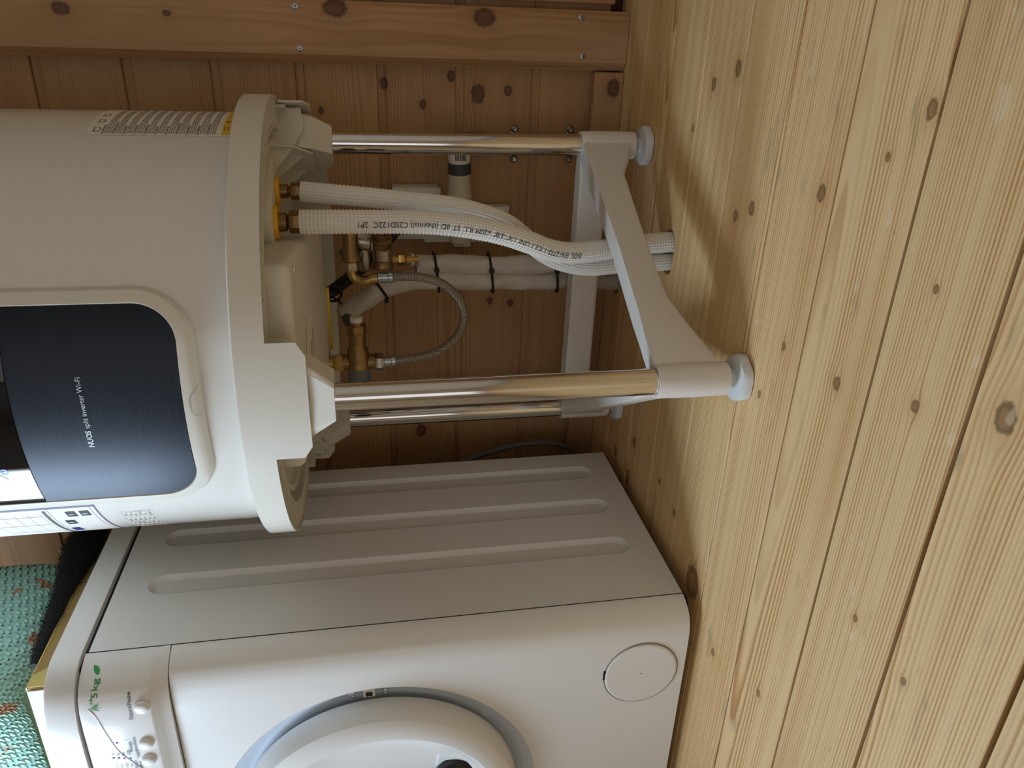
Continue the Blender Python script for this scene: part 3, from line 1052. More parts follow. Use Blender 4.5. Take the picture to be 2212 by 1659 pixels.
# ------------------------------------------------------------------ insulated refrigerant lines
TP = [(-0.234, 0.977, 0.524), (-0.2335, 0.974, 0.484), (-0.234, 0.974, 0.439), (-0.235, 0.976, 0.393), (-0.238, 0.977, 0.346), (-0.245, 0.981, 0.303), (-0.255, 0.986, 0.265), (-0.268, 0.995, 0.232),
      (-0.284, 1.009, 0.196), (-0.293, 1.025, 0.158), (-0.295, 1.043, 0.112), (-0.292, 1.055, 0.067), (-0.291, 1.066, 0.006), (-0.291, 1.068, -0.045)]
LP = [(-0.206, 1.024, 0.524), (-0.209, 1.020, 0.484), (-0.213, 1.018, 0.437), (-0.218, 1.017, 0.390), (-0.223, 1.016, 0.342), (-0.233, 1.020, 0.298), (-0.249, 1.027, 0.258), (-0.271, 1.040, 0.229),
      (-0.299, 1.053, 0.199), (-0.317, 1.058, 0.164), (-0.3250, 1.060, 0.122), (-0.3230, 1.064, 0.071), (-0.3215, 1.066, 0.007), (-0.3215, 1.067, -0.045)]


def knurl(rad0, amp, n):
    def f(i, j, s, a):
        return rad0 + (amp if (i % 2 == 0 and j % 2 == 0) else (-amp * .4 if (i % 2 and j % 2) else 0))
    return f


vf, uv = tube(LP, .0122, 40, 250, knurl(.0120, .0013, 48))
solo('insulated_pipe', vf, 'foam', 'plain white dimpled foam-insulated pipe running behind the printed one', 'pipe', 'foam-insulated refrigerant lines')
pt = thing('insulated_pipe', (-.291, 1.066, 0), 'white dimpled foam-insulated pipe with black printed text along it', 'pipe', 'foam-insulated refrigerant lines')
vf, uv = tube(TP, .0143, 44, 250, knurl(.0141, .0014, 52))
part('foam_sleeve', vf, 'foam', pt)
Cc, LL = crom(TP, 400)
Fr = frames(Cc, (0.45, -0.9, 0))


def on_pipe(s0, sgn=-1):
    def f(x, yy):
        s = s0 - x                       # reads upward along the pipe
        i = max(0, min(398, int(s / LL * 399)))
        t = s / LL * 399 - i
        c = Cc[i].lerp(Cc[i + 1], t)
        u, v, tt = Fr[i]
        # letters stand towards the left
        d0 = (Vector((0, 0, CAM_H + .0)) - c)
        d0 = Vector((d0.x, d0.y, 0)).normalized()
        side = Vector((d0.y, -d0.x, 0))
        side = -side if side.dot(Vector((-1, 0, 0))) < 0 else side
        a = (yy + .0005) / .0150
        n_ = d0 * cos(a) + side * sin(a)
        n_ = (n_ - tt * n_.dot(tt)).normalized()
        return c + n_ * .0157
    return f


tt_ = text2d('ISOL. EN12735-1 R.E.1 UNI 1/4"-3/8" x20M R.L. ST dD (thermal) C2SD122C  2P1', .0100, .0)
wt = max(v[0] for v in tt_[0])
part('pipe_print', mapped(([(x * .315 / wt, yy) for x, yy in tt_[0]], tt_[1]), on_pipe(.385)), 'ink', pt, False)

# ------------------------------------------------------------------ lagged water pipes with cable ties
LG1 = [(-.372, 1.245, .366), (-.373, 1.246, .30), (-.376, 1.248, .22), (-.379, 1.255, .14), (-.386, 1.275, .07), (-.396, 1.292, .01), (-.398, 1.294, -.045)]
LG2 = [(-.450, 1.215, .489), (-.436, 1.222, .470), (-.418, 1.232, .440), (-.404, 1.240, .405), (-.398, 1.243, .36), (-.399, 1.245, .30), (-.403, 1.248, .22), (-.407, 1.255, .14), (-.412, 1.275, .07), (-.424, 1.292, .01), (-.426, 1.294, -.045)]


def crinkle(r0, ph):
    rr = random.Random(ph)
    ks = [(rr.uniform(20, 120), rr.randint(1, 4), rr.uniform(0, 6)) for _ in range(7)]

    def f(i, j, s, a):
        return r0 + sum(sin(k * s + n * a + p) for k, n, p in ks) * .0005 + (.0006 if (int(s * 260) * 7 + j) % 11 == 0 else 0)
    return f


for P, r, sd, lab in ((LG1, .0158, 1, 'straight grey-white wrapped water pipe nearer the foam pipes'), (LG2, .0158, 2, 'bent grey-white wrapped water pipe with open cut end')):
    rt = thing('lagged_pipe', (P[-1][0], P[-1][1], 0), lab, 'pipe', 'wrapped water pipes')
    (V, F), _ = tube(P, r, 28, 150, crinkle(r, sd), cap=False)
    part('wrap', (V, F), 'lag', rt)
    c, _ = crom(P, 150)
    part('foam_end', tube(P[:3], r * .82, 20, 12)[0], 'darkgrey', rt)
    if sd == 2:
        part('metal_pipe', tube([(-.446, 1.213, .478), (-.447, 1.205, .482), (-.4465, 1.182, .4775), (-.4465, 1.165, .4715)], .0085, 18, 20)[0], 'greypl', rt)
TIE = [((-.3855, 1.247, .332), .0335, 'black cable tie topmost round both wrapped pipes'), ((-.3890, 1.248, .240), .0335, 'black cable tie in the middle of the wrapped pipes'),
       ((-.3935, 1.256, .125), .0335, 'black cable tie lowest on the wrapped pipes')]
for (c, hw, lab) in TIE:
    rt = thing('cable_tie', c, lab, 'cable tie', 'cable ties')
    P = [(c[0] + hw * cos(a) * (1 if abs(cos(a)) < .5 else 1), c[1] + .0185 * math.copysign(abs(sin(a)) ** .6, sin(a)), c[2] + .004 * cos(a)) for a in [2 * pi * i / 28 for i in range(29)]]
    part('strap', tube(P, .0022, 8, 80)[0], 'rubber', rt)
    part('head', box(c[0] + .006, c[0] + .013, c[1] - .0235, c[1] - .017, c[2] - .003, c[2] + .005, .001), 'rubber', rt)
c, d = Vector((-.4115, 1.236, .425)), Vector((.5, .25, -.83)).normalized()
u, v, _ = frame(d)
rt = thing('cable_tie', c, 'black cable tie round the bent wrapped pipe only', 'cable tie', 'cable ties')
part('strap', tube([c + (u * cos(a) + v * sin(a)) * .0182 for a in [2 * pi * i / 24 for i in range(25)]], .0022, 8, 60)[0], 'rubber', rt)
part('head', box(-.4310, -.4240, 1.2255, 1.2325, .413, .420, .001), 'rubber', rt)

# black cable bundle
cb = thing('cable_bundle', (-.375, 1.2, .44), 'black bundled cables running from tank to wall behind the pipes', 'cable')
for k, (dx, dz) in enumerate([(0, 0), (.006, .006), (-.003, .008), (.004, -.004)]):
    part('cable', tube([(-.392 + dx, 1.135, .53 + dz), (-.390 + dx, 1.15, .505 + dz), (-.382 + dx, 1.17, .485 + dz), (-.368 + dx, 1.21, .452 + dz), (-.345 + dx, 1.28, .41 + dz), (-.335, 1.345, .39 + dz)], .0055, 12, 40)[0], 'rubber', cb)
part('tie_tail', tube([(-.392, 1.147, .498), (-.397, 1.143, .490), (-.400, 1.142, .486)], .002, 8, 10)[0], 'rubber', cb)
part('tie', tube([(-.387 + .012 * cos(a), 1.152, .500 + .014 * sin(a)) for a in [2 * pi * i / 20 for i in range(21)]], .002, 8, 40)[0], 'rubber', cb)

# ------------------------------------------------------------------ safety group, elbow, hose and tee
sg = thing('safety_valve', (-.31, 1.12, .42), 'nickel and brass safety valve group under the tank behind the foam pipes', 'valve')
Y = 1.12
part('inlet_sleeve', lathe((-.272, 1.108, .468), (-1, 0, .0), [(.0105, 0), (.0112, .002), (.0112, .040), (.0135, .044), (.0140, .049), (.0125, .050)], 28), 'oldbrass', sg)
part('valve_body', join(lathe((-.300, 1.137, .462), (-.15, 0, -1), [(.010, 0), (.0155, .003), (.0165, .012), (.0155, .022), (.0175, .024), (.0175, .044), (.015, .050), (.012, .052)], 28),
                        cyl((-.310, 1.137, .452), (-.345, 1.137, .446), .0130, 20, bev=.003), cyl((-.283, 1.128, .424), (-.336, 1.128, .422), .0150, 24, bev=.003)), 'nickel', sg)
part('side_flange', lathe((-.314, 1.139, .465), (-1, -.1, .05), [(.003, 0), (.0205, .001), (.0215, .005), (.0205, .009), (.004, .010)], 28), 'greypl', sg)
part('test_plug', join(lathe((-.296, 1.118, .423), (.92, -.40, .0), [(.0150, 0), (.0155, .004), (.0130, .006), (.0145, .009), (.0155, .018), (.0135, .018), (.0125, .010), (.0065, .010), (.0060, .013), (.0025, .013), (.002, .011)], 28)), 'oldbrass', sg)
part('plug_collar', hexnut((-.306, 1.122, .423), (-.297, 1.118, .423), .0150), 'oldbrass', sg)
part('outlet', lathe((-.330, 1.126, .423), (-1, -.2, 0), [(.0150, 0), (.0160, .003), (.0160, .010), (.0135, .011), (.0130, .006), (.002, .005)], 28), 'oldbrass', sg)
part('union_nut', hexnut((-.333, 1.150, .400), (-.333, 1.151, .390), .0105), 'brass', sg)
part('union_stem', lathe((-.333, 1.145, .412), (-.05, .15, -1), [(.0060, 0), (.0060, .024), (.0080, .025), (.0080, .034), (.0055, .035), (.0055, .044)], 20), 'brass', sg)
part('white_washer', cyl((-.336, 1.154, .381), (-.3365, 1.155, .3765), .0095, 20), 'plastic', sg)
part('steel_nipple', tube([(-.3365, 1.155, .377), (-.345, 1.19, .372), (-.365, 1.23, .366), (-.371, 1.243, .360)], .0055, 14, 16)[0], 'zinc', sg)

el = thing('braided_hose', (-.41, 1.10, .30), 'looped braided steel hose with brass elbow below the tank', 'hose')
part('elbow_nut', hexnut((-.3235, 1.1075, .4685), (-.3365, 1.1065, .4685), .0120), 'nickel', el)
part('brass_elbow', tube([(-.332, 1.107, .4685), (-.342, 1.107, .4680), (-.3490, 1.106, .4635), (-.3520, 1.104, .456), (-.3515, 1.102, .448), (-.3490, 1.1015, .440), (-.3475, 1.101, .431)], .0070, 20, 40)[0], 'brass', el, label='polished brass bent tube')
H = [(-.3470, 1.101, .430), (-.3462, 1.100, .412), (-.3455, 1.100, .390), (-.3480, 1.100, .366), (-.3570, 1.100, .339), (-.3760, 1.100, .3165), (-.4020, 1.100, .3040), (-.4300, 1.100, .3070),
     (-.4520, 1.100, .3220), (-.4680, 1.100, .3450), (-.4760, 1.100, .370), (-.4790, 1.100, .394), (-.4805, 1.100, .415), (-.4815, 1.100, .430)]
(vf, uv) = tube(H, .0066, 20, 160)
part('braided_jacket', vf, 'braid', el, uv=uv)
for a, b in ((0, 2), (13, 11)):
    A, B = Vector(H[a]), Vector(H[b])
    d = (B - A).normalized()
    A = A - d * .001
    part('ferrule', lathe(A, d, [(.0066, 0), (.0085, .0008), (.0085, .004), (.0074, .005), (.0074, .0145), (.0086, .0155), (.0086, .0215), (.0072, .022)], 24), 'zinc', el)

tv = thing('tee_valve', (-.455, 1.10, .43), 'cast brass tee valve with grey plug and hex nuts left of the braided loop', 'valve')
X = Vector((1, 0, 0))
part('white_collar', lathe((-.4080, 1.105, .4655), (-1, 0, 0), [(.0075, 0), (.0092, .001), (.0092, .008), (.0075, .009)], 20), 'plastic', tv)
part('top_union', join(lathe((-.4150, 1.104, .4655), (-1, 0, 0), [(.0080, 0), (.0090, .003), (.0110, .008)], 20), hexnut((-.4200, 1.104, .4655), (-.4360, 1.104, .4655), .0145)), 'oldbrass', tv)
part('tee_body', join(lathe((-.4340, 1.104, .4655), (-1, 0, 0), [(.0125, 0), (.0130, .002), (.0122, .014), (.0132, .020), (.0165, .030), (.0180, .042), (.0185, .050), (.0190, .051), (.0190, .055), (.0172, .056)], 28),
                      cyl((-.4815, 1.104, .452), (-.4815, 1.104, .4400), .0118, 20), cyl((-.4815, 1.104, .478), (-.4815, 1.104, .4900), .0118, 20)), 'oldbrass', tv)
part('embossed_ring', lathe((-.4530, 1.0925, .4655), (0, -1, 0), [(.0042, 0), (.0042, .0012), (.0032, .0012), (.0030, .0006), (.0018, .0006), (.0016, .0012), (.0005, .0012)], 20), 'brass', tv)
part('lower_nut', hexnut((-.4815, 1.102, .4405), (-.4815, 1.101, .4275), .0142), 'nickel', tv)
part('upper_nut', hexnut((-.4815, 1.104, .4885), (-.4815, 1.104, .5040), .0142), 'brass', tv)
part('riser', cyl((-.4815, 1.104, .503), (-.4815, 1.104, .56), .0095, 18), 'brass', tv)
part('grey_plug', lathe((-.4880, 1.104, .4655), (-1, 0, 0), [(.0150, 0), (.0165, .001), (.0172, .040), (.0160, .046), (.012, .047)], 28), 'greypl', tv)
# metal pipe of the bent lagged line plugs into this tee
# ------------------------------------------------------------------ wall fittings
jb = thing('junction_box', (-.31, 1.384, .32), 'white square junction box on the pine wall behind foam pipes', 'junction box')
part('box_body', box(-.353, -.266, 1.350, 1.3845, .3155, .3965, .0025), 'plastic', jb)
part('box_lid', box(-.3545, -.2645, 1.344, 1.350, .314, .398, .0015), 'plastic', jb)
tr = thing('power_adapter', (-.335, 1.384, .20), 'white plug-in adapter below the junction box beside the foam pipes', 'adapter')
part('housing', box(-.362, -.300, 1.345, 1.3845, .232, .345, .004), 'plastic', tr)
part('clip', box(-.368, -.330, 1.338, 1.346, .262, .292, .002), 'plastic', tr)
part('tail', prism([(-.362, .232), (-.300, .232), (-.300, .19), (-.352, .20)], (0, 1.365, 0), (1, 0, 0), (0, 0, 1), (0, 1, 0), .03, .003), 'plastic', tr)
dr = thing('drain_pipe', (-.25, 1.33, .27), 'ivory drain pipe with grey coupling and barcode label by the right chrome leg', 'pipe')
a0, dd = Vector((-.195, 1.300, .288)), Vector((-1, .12, -.03)).normalized()
at = lambda t: a0 + dd * t
part('label_sleeve', lathe(a0, dd, [(.0175, -.002), (.0183, 0), (.0183, .020), (.0180, .0205)], 32), 'paper', dr)
bars = []
u_, v_ = Vector((0, 0, 1)), dd.cross(Vector((0, 0, 1))).normalized()
vv = v_ if v_.y < 0 else -v_
rb = random.Random(3)
q = -.55
while q < .45:
    wv = rb.choice([.03, .05, .08])
    bars.append(([at(t) + (vv * cos(b) + u_ * sin(b)) * .0186 for t in (.001, .013) for b in (q, q + wv)], [(0, 1, 3, 2)]))
    q += wv + rb.choice([.03, .05])
part('barcode', join(*bars), 'ink', dr, False)
part('coupling', lathe(at(.019), dd, [(.0183, 0), (.0192, .001), (.0195, .014), (.0200, .018), (.0185, .019)], 32), 'darkgrey', dr)
part('pipe', lathe(at(.037), dd, [(.0180, 0), (.0183, .001), (.0183, .018), (.0188, .0185), (.0188, .034), (.0205, .036), (.0205, .042), (.0188, .044), (.0188, .12), (.01, .125)], 36), 'pvc', dr)
cd = thing('wall_conduit', (-.196, 1.384, .05), 'dark grey vertical conduit clipped to wall behind right chrome leg', 'conduit')
part('tube', cyl((-.190, 1.372, .055), (-.190, 1.372, .272), .0125, 20), 'darkgrey', cd)
part('coupler', cyl((-.190, 1.372, .235), (-.190, 1.372, .275), .0145, 20), 'greypl', cd)
part('elbow', tube([(-.190, 1.372, .270), (-.190, 1.365, .286), (-.190, 1.34, .290), (-.190, 1.30, .289)], .0128, 18, 20)[0], 'darkgrey', cd)
for zz in (.181, .081):
    cl = part('pipe_clip', join(box(-.224, -.168, 1.3815, 1.3845, zz - .006, zz + .006, .0008), lathe((-.196 + .006, 1.372, zz - .006), (0, 0, 1), [(.0135, 0), (.0135, .012)], 24, cap=False)), 'zinc', cd)
    for xx in (-.2215, -.1705):
        part('clip_screw', lathe((xx, 1.3815, zz), (0, -1, 0), [(.0068, 0), (.0064, .0012), (.0040, .0030), (.0012, .0024)], 14), 'screw', cl)

# ------------------------------------------------------------------ washing machine
WX0, WX1 = -1.338, -.738
wm = thing('washing_machine', (-1.038, 1.0, 0), 'white front-loading washing machine at the left with three pressed ribs on its side', 'washing machine')
YF, YS, YB = .771, .812, 1.214


def pill_panel(x, ya, yb, za, zb_, ribs, rw, rz0, rz1, depth):
    V, F = [], []

    def q(p):
        k = len(V)
        V.extend(p)
        F.append(tuple(range(k, k + len(p))))
    ys = [ya] + [(ribs[i] + ribs[i + 1]) / 2 for i in range(len(ribs) - 1)] + [yb]
    for i, c in enumerate(ribs):
        a, b = ys[i], ys[i + 1]
        N = 10
        zs = [rz0 + rw * (1 - cos(pi / 2 * k / N)) for k in range(N + 1)] + [rz1 - rw * (1 - cos(pi / 2 * k / N)) for k in range(N, -1, -1)]
        hw = [rw * sin(pi / 2 * k / N) for k in range(N + 1)] + [rw * sin(pi / 2 * k / N) for k in range(N, -1, -1)]
        q([(x, a, za), (x, b, za), (x, b, rz0), (x, a, rz0)])
        q([(x, a, rz1), (x, b, rz1), (x, b, zb_), (x, a, zb_)])
        for k in range(len(zs) - 1):
            q([(x, a, zs[k]), (x, c - hw[k], zs[k]), (x, c - hw[k + 1], zs[k + 1]), (x, a, zs[k + 1])])
            q([(x, c + hw[k], zs[k]), (x, b, zs[k]), (x, b, zs[k + 1]), (x, c + hw[k + 1], zs[k + 1])])
    return V, F


RIBS = [.934, 1.043, 1.150]
RW, RZ0, RZ1 = .0215, .062, .770
wmbody = part('cabinet', join(box(WX0, WX1 - .012, YS - .01, YB - .001, .022, .81), pill_panel(WX1, YS, YB, .020, .8135, RIBS, RW, RZ0, RZ1, .006),
                              ([(WX1, YB, .02), (WX1 - .02, YB, .02), (WX1 - .02, YB, .8135), (WX1, YB, .8135), (WX1, YS, .8135), (WX1 - .02, YS, .8135)], [(0, 1, 2, 3), (3, 2, 5, 4)]),
                              ([(WX1, YS, .02), (WX1, YB, .02), (WX1 - .03, YB, .02), (WX1 - .03, YS, .02)], [(0, 1, 2, 3)])), 'enamel', wm, False)
for c in RIBS:
    V, F = [], []
    n = 40
    lv = [(RW, 0.0), (RW - .0012, .0008), (RW - .0075, .0052), (RW - .0090, .0056), (RW - .0095, .0056)]
    for hw, dp_ in lv:
        for i in range(n):
            t = 2 * pi * i / n
            zz = (RZ1 - RW if sin(t) >= 0 else RZ0 + RW) + hw * sin(t)
            V.append((WX1 - dp_, c + hw * cos(t), zz))
    for j in range(len(lv) - 1):
        for i in range(n):
            F.append((j * n + i, j * n + (i + 1) % n, (j + 1) * n + (i + 1) % n, (j + 1) * n + i))
    F.append(tuple((len(lv) - 1) * n + i for i in range(n)))
    part('pressed_rib', (V, F), 'enamel', wmbody, True)


def plan(yf, ys, inset=0.0):
    """right half outline of the front from the side seam round the corner, then mirrored"""
    rt_ = [(WX1 - .004, ys - .0004), (WX1 - .0002, ys - .0016), (WX1 - .0006, ys - .005), (WX1 - .0025 - inset, ys - .012), (WX1 - .008, yf + .017), (WX1 - .016, yf + .0085), (WX1 - .028, yf + .003), (WX1 - .045, yf + .0006), (WX1 - .07, yf)]
    return rt_ + [(WX0 + WX1 - x, yy) for x, yy in reversed(rt_)]


DC = (-1.038, .458)
pl = plan(YF, YS)
V, F = [], []
n = len(pl)
z0, z1 = .020, .7141
for zz in (z0, z1):
    V += [(x, yy, zz) for x, yy in pl]
flat = 8                                             # index of the flat face between pl[8] and pl[9]
F += [(i, i + 1, n + i + 1, n + i) for i in range(n - 1) if i != flat]
F += [tuple(range(n)), tuple(range(2 * n - 1, n - 1, -1))]
xr, xl = pl[8][0], pl[9][0]
FR = .225


def flatq(p):
    k = len(V)
    V.extend([(a, YF, b) for a, b in p])
    F.append(tuple(range(k, k + len(p))))


flatq([(xl, z0), (xr, z0), (xr, DC[1] - FR), (xl, DC[1] - FR)])
flatq([(xl, DC[1] + FR), (xr, DC[1] + FR), (xr, z1), (xl, z1)])
N = 60
for k in range(N):
    t0, t1_ = -pi / 2 + pi * k / N, -pi / 2 + pi * (k + 1) / N
    za, zb2 = DC[1] + FR * sin(t0), DC[1] + FR * sin(t1_)
    ha, hb = FR * cos(t0), FR * cos(t1_)
    flatq([(xl, za), (DC[0] - ha, za), (DC[0] - hb, zb2), (xl, zb2)])
    flatq([(DC[0] + ha, za), (xr, za), (xr, zb2), (DC[0] + hb, zb2)])
front = part('front_panel', (V, F), 'enamel', wm, True)
part('door_recess', lathe((DC[0], YF, DC[1]), (0, 1, 0), [(.2252, 0), (.222, .003), (.206, .018), (.196, .022), (.15, .024), (.12, .05), (.01, .05)], 120, cap=False), 'recess', front, label='blue-grey recess round the door')
lx, lz = DC[0] + .2075, DC[1] + .012
part('latch_plate', box(lx - .007, lx + .006, YF + .010, YF + .016, lz - .008, lz + .008, .0006), 'plastic', front)
part('latch_slot', box(lx - .005, lx + .002, YF + .0092, YF + .0105, lz - .0045, lz + .0045), 'black', front)
for s in (-1, 1):
    part('latch_screw', lathe((lx - .003, YF + .016, lz + s * .022), (0, -1, 0), [(.0045, 0), (.0042, .003), (.0025, .004), (.001, .003)], 16), 'zinc', front)
door = part('door', lathe((DC[0], YF, DC[1]), (0, -1, 0), [(.185, -.012), (.1965, -.010), (.1972, -.008), (.1965, .006), (.1925, .0265), (.1905, .0280), (.1675, .0350), (.1655, .0345), (.158, .0270), (.142, .0130), (.115, .003), (.07, -.002), (.004, -.002)], 120, cap=False), 'enamel', wm, label='round white door with deep dished centre')
V = [(-1.015 + .056 * cos(t), YF - .0135, .350 + .042 * sin(t)) for t in [2 * pi * i / 48 for i in range(48)]]
part('door_glass', (V + [(v[0], v[1] + .01, v[2]) for v in V], [tuple(range(48))] + [(i, (i + 1) % 48, 48 + (i + 1) % 48, 48 + i) for i in range(48)]), 'doorglass', door, False)
fc = Vector((-.8415, YF, .086))
part('filter_gap', lathe(fc, (0, -1, 0), [(.0560, -.001), (.0560, .0004), (.0540, .0002), (.0535, -.001)], 72, cap=False), 'inkgrey', front)
part('filter_cover', lathe(fc, (0, -1, 0), [(.0540, -.001), (.0538, .0012), (.0525, .0022), (.050, .0022), (.02, .0018), (.001, .0018)], 72, cap=False), 'enamel', front, label='round flush filter cover')
part('filter_notch', box(fc.x - .005, fc.x + .011, YF - .0012, YF + .001, fc.z + .0520, fc.z + .0565), 'black', front)

# control fascia
YC = .752
pc = [(WX1 - .004, YS - .0004), (WX1 - .0002, YS - .0016), (WX1 - .0006, YS - .005), (WX1 - .0025, YS - .013), (WX1 - .009, .780), (WX1 - .017, .768), (WX1 - .028, .7595), (WX1 - .045, .7545), (WX1 - .07, .7525), (WX1 - .10, YC)]
pc = pc + [(WX0 + WX1 - x, yy) for x, yy in reversed(pc)]
n = len(pc)
V, F = [], []
lev = [(.7155, 1.0), (.728, .6), (.7335, .12), (.737, 0.0), (.80, 0.0), (.8125, 0.0), (.8165, .1)]
for zz, bk in lev:
    for x, yy in pc:
        V.append((x, yy + bk * max(0, min(.012, (YS - yy) * .3)), zz))
for j in range(len(lev) - 1):
    F += [(j * n + i, j * n + i + 1, (j + 1) * n + i + 1, (j + 1) * n + i) for i in range(n - 1)]
F += [tuple(range(n)), tuple((len(lev) - 1) * n + i for i in range(n - 1, -1, -1))]
fas = part('control_fascia', (V, F), 'enamel', wm, label='white control fascia with three round buttons')


def ysurf(x):
    for (xa, yya), (xb, yyb) in zip(pc[:-1], pc[1:]):
        if xb <= x <= xa:
            return yya + (yyb - yya) * (x - xa) / (xb - xa)
    return YC


def on_fas(x0, zb0):
    return lambda x, yy: Vector((x0 + x, ysurf(x0 + x) - .0009, zb0 + yy))


for bx_, bz in [(-.7815, .7445), (-.8405, .7480), (-.8700, .7495)]:
    part('button', lathe((bx_, ysurf(bx_) + .001, bz), (-.0, -1, 0), [(.0092, 0), (.0090, .0025), (.0080, .0048), (.0055, .0062), (.0015, .0066)], 28), 'enamel', fas)
for s_, z_, x_, q_ in [('A', .0124, -.7800, .7935), ('++', .0076, -.7720, .7985), ('5', .0105, -.7643, .7940), ('kg', .0100, -.7575, .7940)]:
    part('green_lettering', mapped(text2d(s_, z_, .012), on_fas(x_, q_)), 'inkgreen', fas, False)
part('green_leaf', mapped(([(0, 0), (.0022, -.0003), (.0038, .003), (.0045, .0085), (.0020, .007), (.0003, .0035)], [(0, 1, 2, 5), (5, 2, 3, 4)]), on_fas(-.7465, .7945)), 'inkgreen', fas, False, 'small green leaf mark')
bl = [('Départ/Pause', .0068, -.7985, .7565), ('Rinçage', .0058, -.8530, .7655), ('supplémentaire', .0058, -.8640, .7595), ('Départ', .0058, -.8860, .7640), ('différé', .0058, -.8860, .7585),
      ('12h', .0062, -.8580, .7690), ('9h', .0058, -.8580, .7755), ('6h', .0058, -.8570, .7815), ('3h', .0058, -.8560, .7875)]
for s_, z_, x_, q_ in bl:
    part('lettering', mapped(text2d(s_, z_, .008), on_fas(x_, q_)), 'ink', fas, False)
wash = [('lavage', -.8850, .7875), ('rinçage', -.8880, .7815), ('essorage', -.8915, .7755), ('fin', -.8790, .7690)]
for s_, x_, q_ in wash:
    part('lettering', mapped(text2d(s_, .0058), on_fas(x_, q_)), 'inkgrey', fas, False)
for x_, z_ in [(-.8345, .7815), (-.8600, .7897), (-.8612, .7838), (-.8628, .7776), (-.8648, .7710)]:
    part('indicator', lathe((x_, ysurf(x_), z_), (0, -1, 0), [(.0018, 0), (.0016, .0006), (.0004, .0008)], 14), 'inkviolet', fas)
part('tub_symbol', join(*[mapped(([(a, b), (c, b), (c, d), (a, d)], [(0, 1, 2, 3)]), on_fas(-.8360, .7855)) for a, b, c, d in [(0, 0, .008, .0005), (0, 0, .0005, .006), (.0075, 0, .008, .006), (0, .0055, .008, .006), (.0035, .002, .0045, .004)]]
     + [mapped(([(0, 0), (.0004, 0), (.0004, .009), (0, .009)], [(0, 1, 2, 3)]), on_fas(-.8320, .766))]), 'inkgrey', fas, False)
arc = [(q.x, q.z) for q in crom([(-.7775, 0, .8040), (-.7850, 0, .7985), (-.8010, 0, .7935), (-.8207, 0, .7886), (-.8512, 0, .7793), (-.8841, 0, .7583), (-.905, 0, .740)], 40)[0]]
V = []
for x_, z_ in arc:
    V += [(x_, ysurf(x_) - .0002, z_), (x_, ysurf(x_) - .0009, z_ + .0013), (x_, ysurf(x_) - .0002, z_ + .0026)]
F = []
for i in range(len(arc) - 1):
    for k in (0, 1):
        F.append((3 * i + k, 3 * i + k + 1, 3 * i + 4 + k, 3 * i + 3 + k))
part('drawer_edge', (V, F), 'whiteink', fas)

# worktop
pw = [(WX1 + .003, YB), (WX1 + .003, .812), (WX1 + .002, .798), (WX1 - .004, .780), (WX1 - .016, .766), (WX1 - .035, .7565), (WX1 - .065, .7505), (WX1 - .10, .7485)]
pw = pw + [(WX0 + WX1 - x, yy) for x, yy in reversed(pw)]
n = len(pw)
V, F = [], []
for zz, ins in [(.8195, .004), (.8200, .0), (.851, .0), (.8545, .0012), (.8565, .0045), (.857, .010)]:
    for x, yy in pw:
        cx, cy = -1.038, 1.0
        V.append((x + (ins if x < cx else -ins), yy + (ins if yy < cy else -ins), zz))
for j in range(5):
    F += [(j * n + i, j * n + (i + 1) % n, (j + 1) * n + (i + 1) % n, (j + 1) * n + i) for i in range(n)]
F += [tuple(range(n - 1, -1, -1)), tuple(5 * n + i for i in range(n))]
part('worktop', (V, F), 'enamel', wm)
part('worktop_seam', box(WX0 + .01, WX1 - .006, .79, YB - .006, .8125, .8205), 'rubber', wm)  # black filler stands in for the dark open seam under the worktop
for x in (WX0 + .05, WX1 - .05):
    for yy in (YS + .03, YB - .05):
        part('foot', lathe((x, yy, .0004), (0, 0, 1), [(.020, 0), (.022, .003), (.020, .010), (.008, .011), (.008, .03)], 20), 'rubber', wm)

# hoses behind the machine
solo('drain_hose', tube([(-.93, 1.29, .40), (-.84, 1.29, .335), (-.791, 1.295, .278), (-.771, 1.297, .223), (-.761, 1.30, .167), (-.760, 1.30, .11), (-.771, 1.30, .072), (-.795, 1.30, .045), (-.84, 1.30, .02), (-.93, 1.30, .0065)], .0055, 16, 90)[0],
     'greypl', 'thin grey smooth hose arching behind the washing machine', 'hose')
solo('ribbed_hose', tube([(-.95, 1.255, .40), (-.85, 1.255, .30), (-.795, 1.255, .20), (-.778, 1.255, .13), (-.79, 1.255, .07), (-.90, 1.25, .0135), (-1.0, 1.25, .0135)], .012, 20, 240, lambda i, j, s, a: .0105 + .0014 * (i % 4 < 2))[0],
     'darkgrey', 'dark grey ribbed drain hose behind the washing machine', 'hose')

# ------------------------------------------------------------------ things on the washing machine
TX0, TX1, TY0, TY1, TZ0, TZ1 = -1.305, -.775, .800, 1.190, .8572, .8890
tray = thing('cardboard_tray', (-1.04, 1.0, TZ0), 'shallow cardboard tray edged with yellow masking tape on the washing machine', 'tray')
part('tray_floor', box(TX0 + .004, TX1 - .004, TY0 + .004, TY1 - .004, TZ0, TZ0 + .004), 'card', tray)
part('side_wall', box(TX1 - .004, TX1, TY0, TY1, TZ0, TZ1, .0008, 1), 'card', tray)
part('side_wall', box(TX0, TX0 + .004, TY0, TY1, TZ0, TZ1, .0008, 1), 'card', tray)
part('front_wall', box(TX0 + .004, TX1 - .004, TY0 - .001, TY0 + .003, TZ0, TZ1 + .001, .0008, 1), 'cardw', tray, label='white-faced front of the tray')
part('back_wall', box(TX0 + .004, TX1 - .004, TY1 - .004, TY1, TZ0, TZ1, .0008, 1), 'card', tray)
part('tape_strip', box(TX1 - .0005, TX1 + .0006, TY0, TY1, TZ0 + .0005, TZ0 + .012), 'tape', tray)
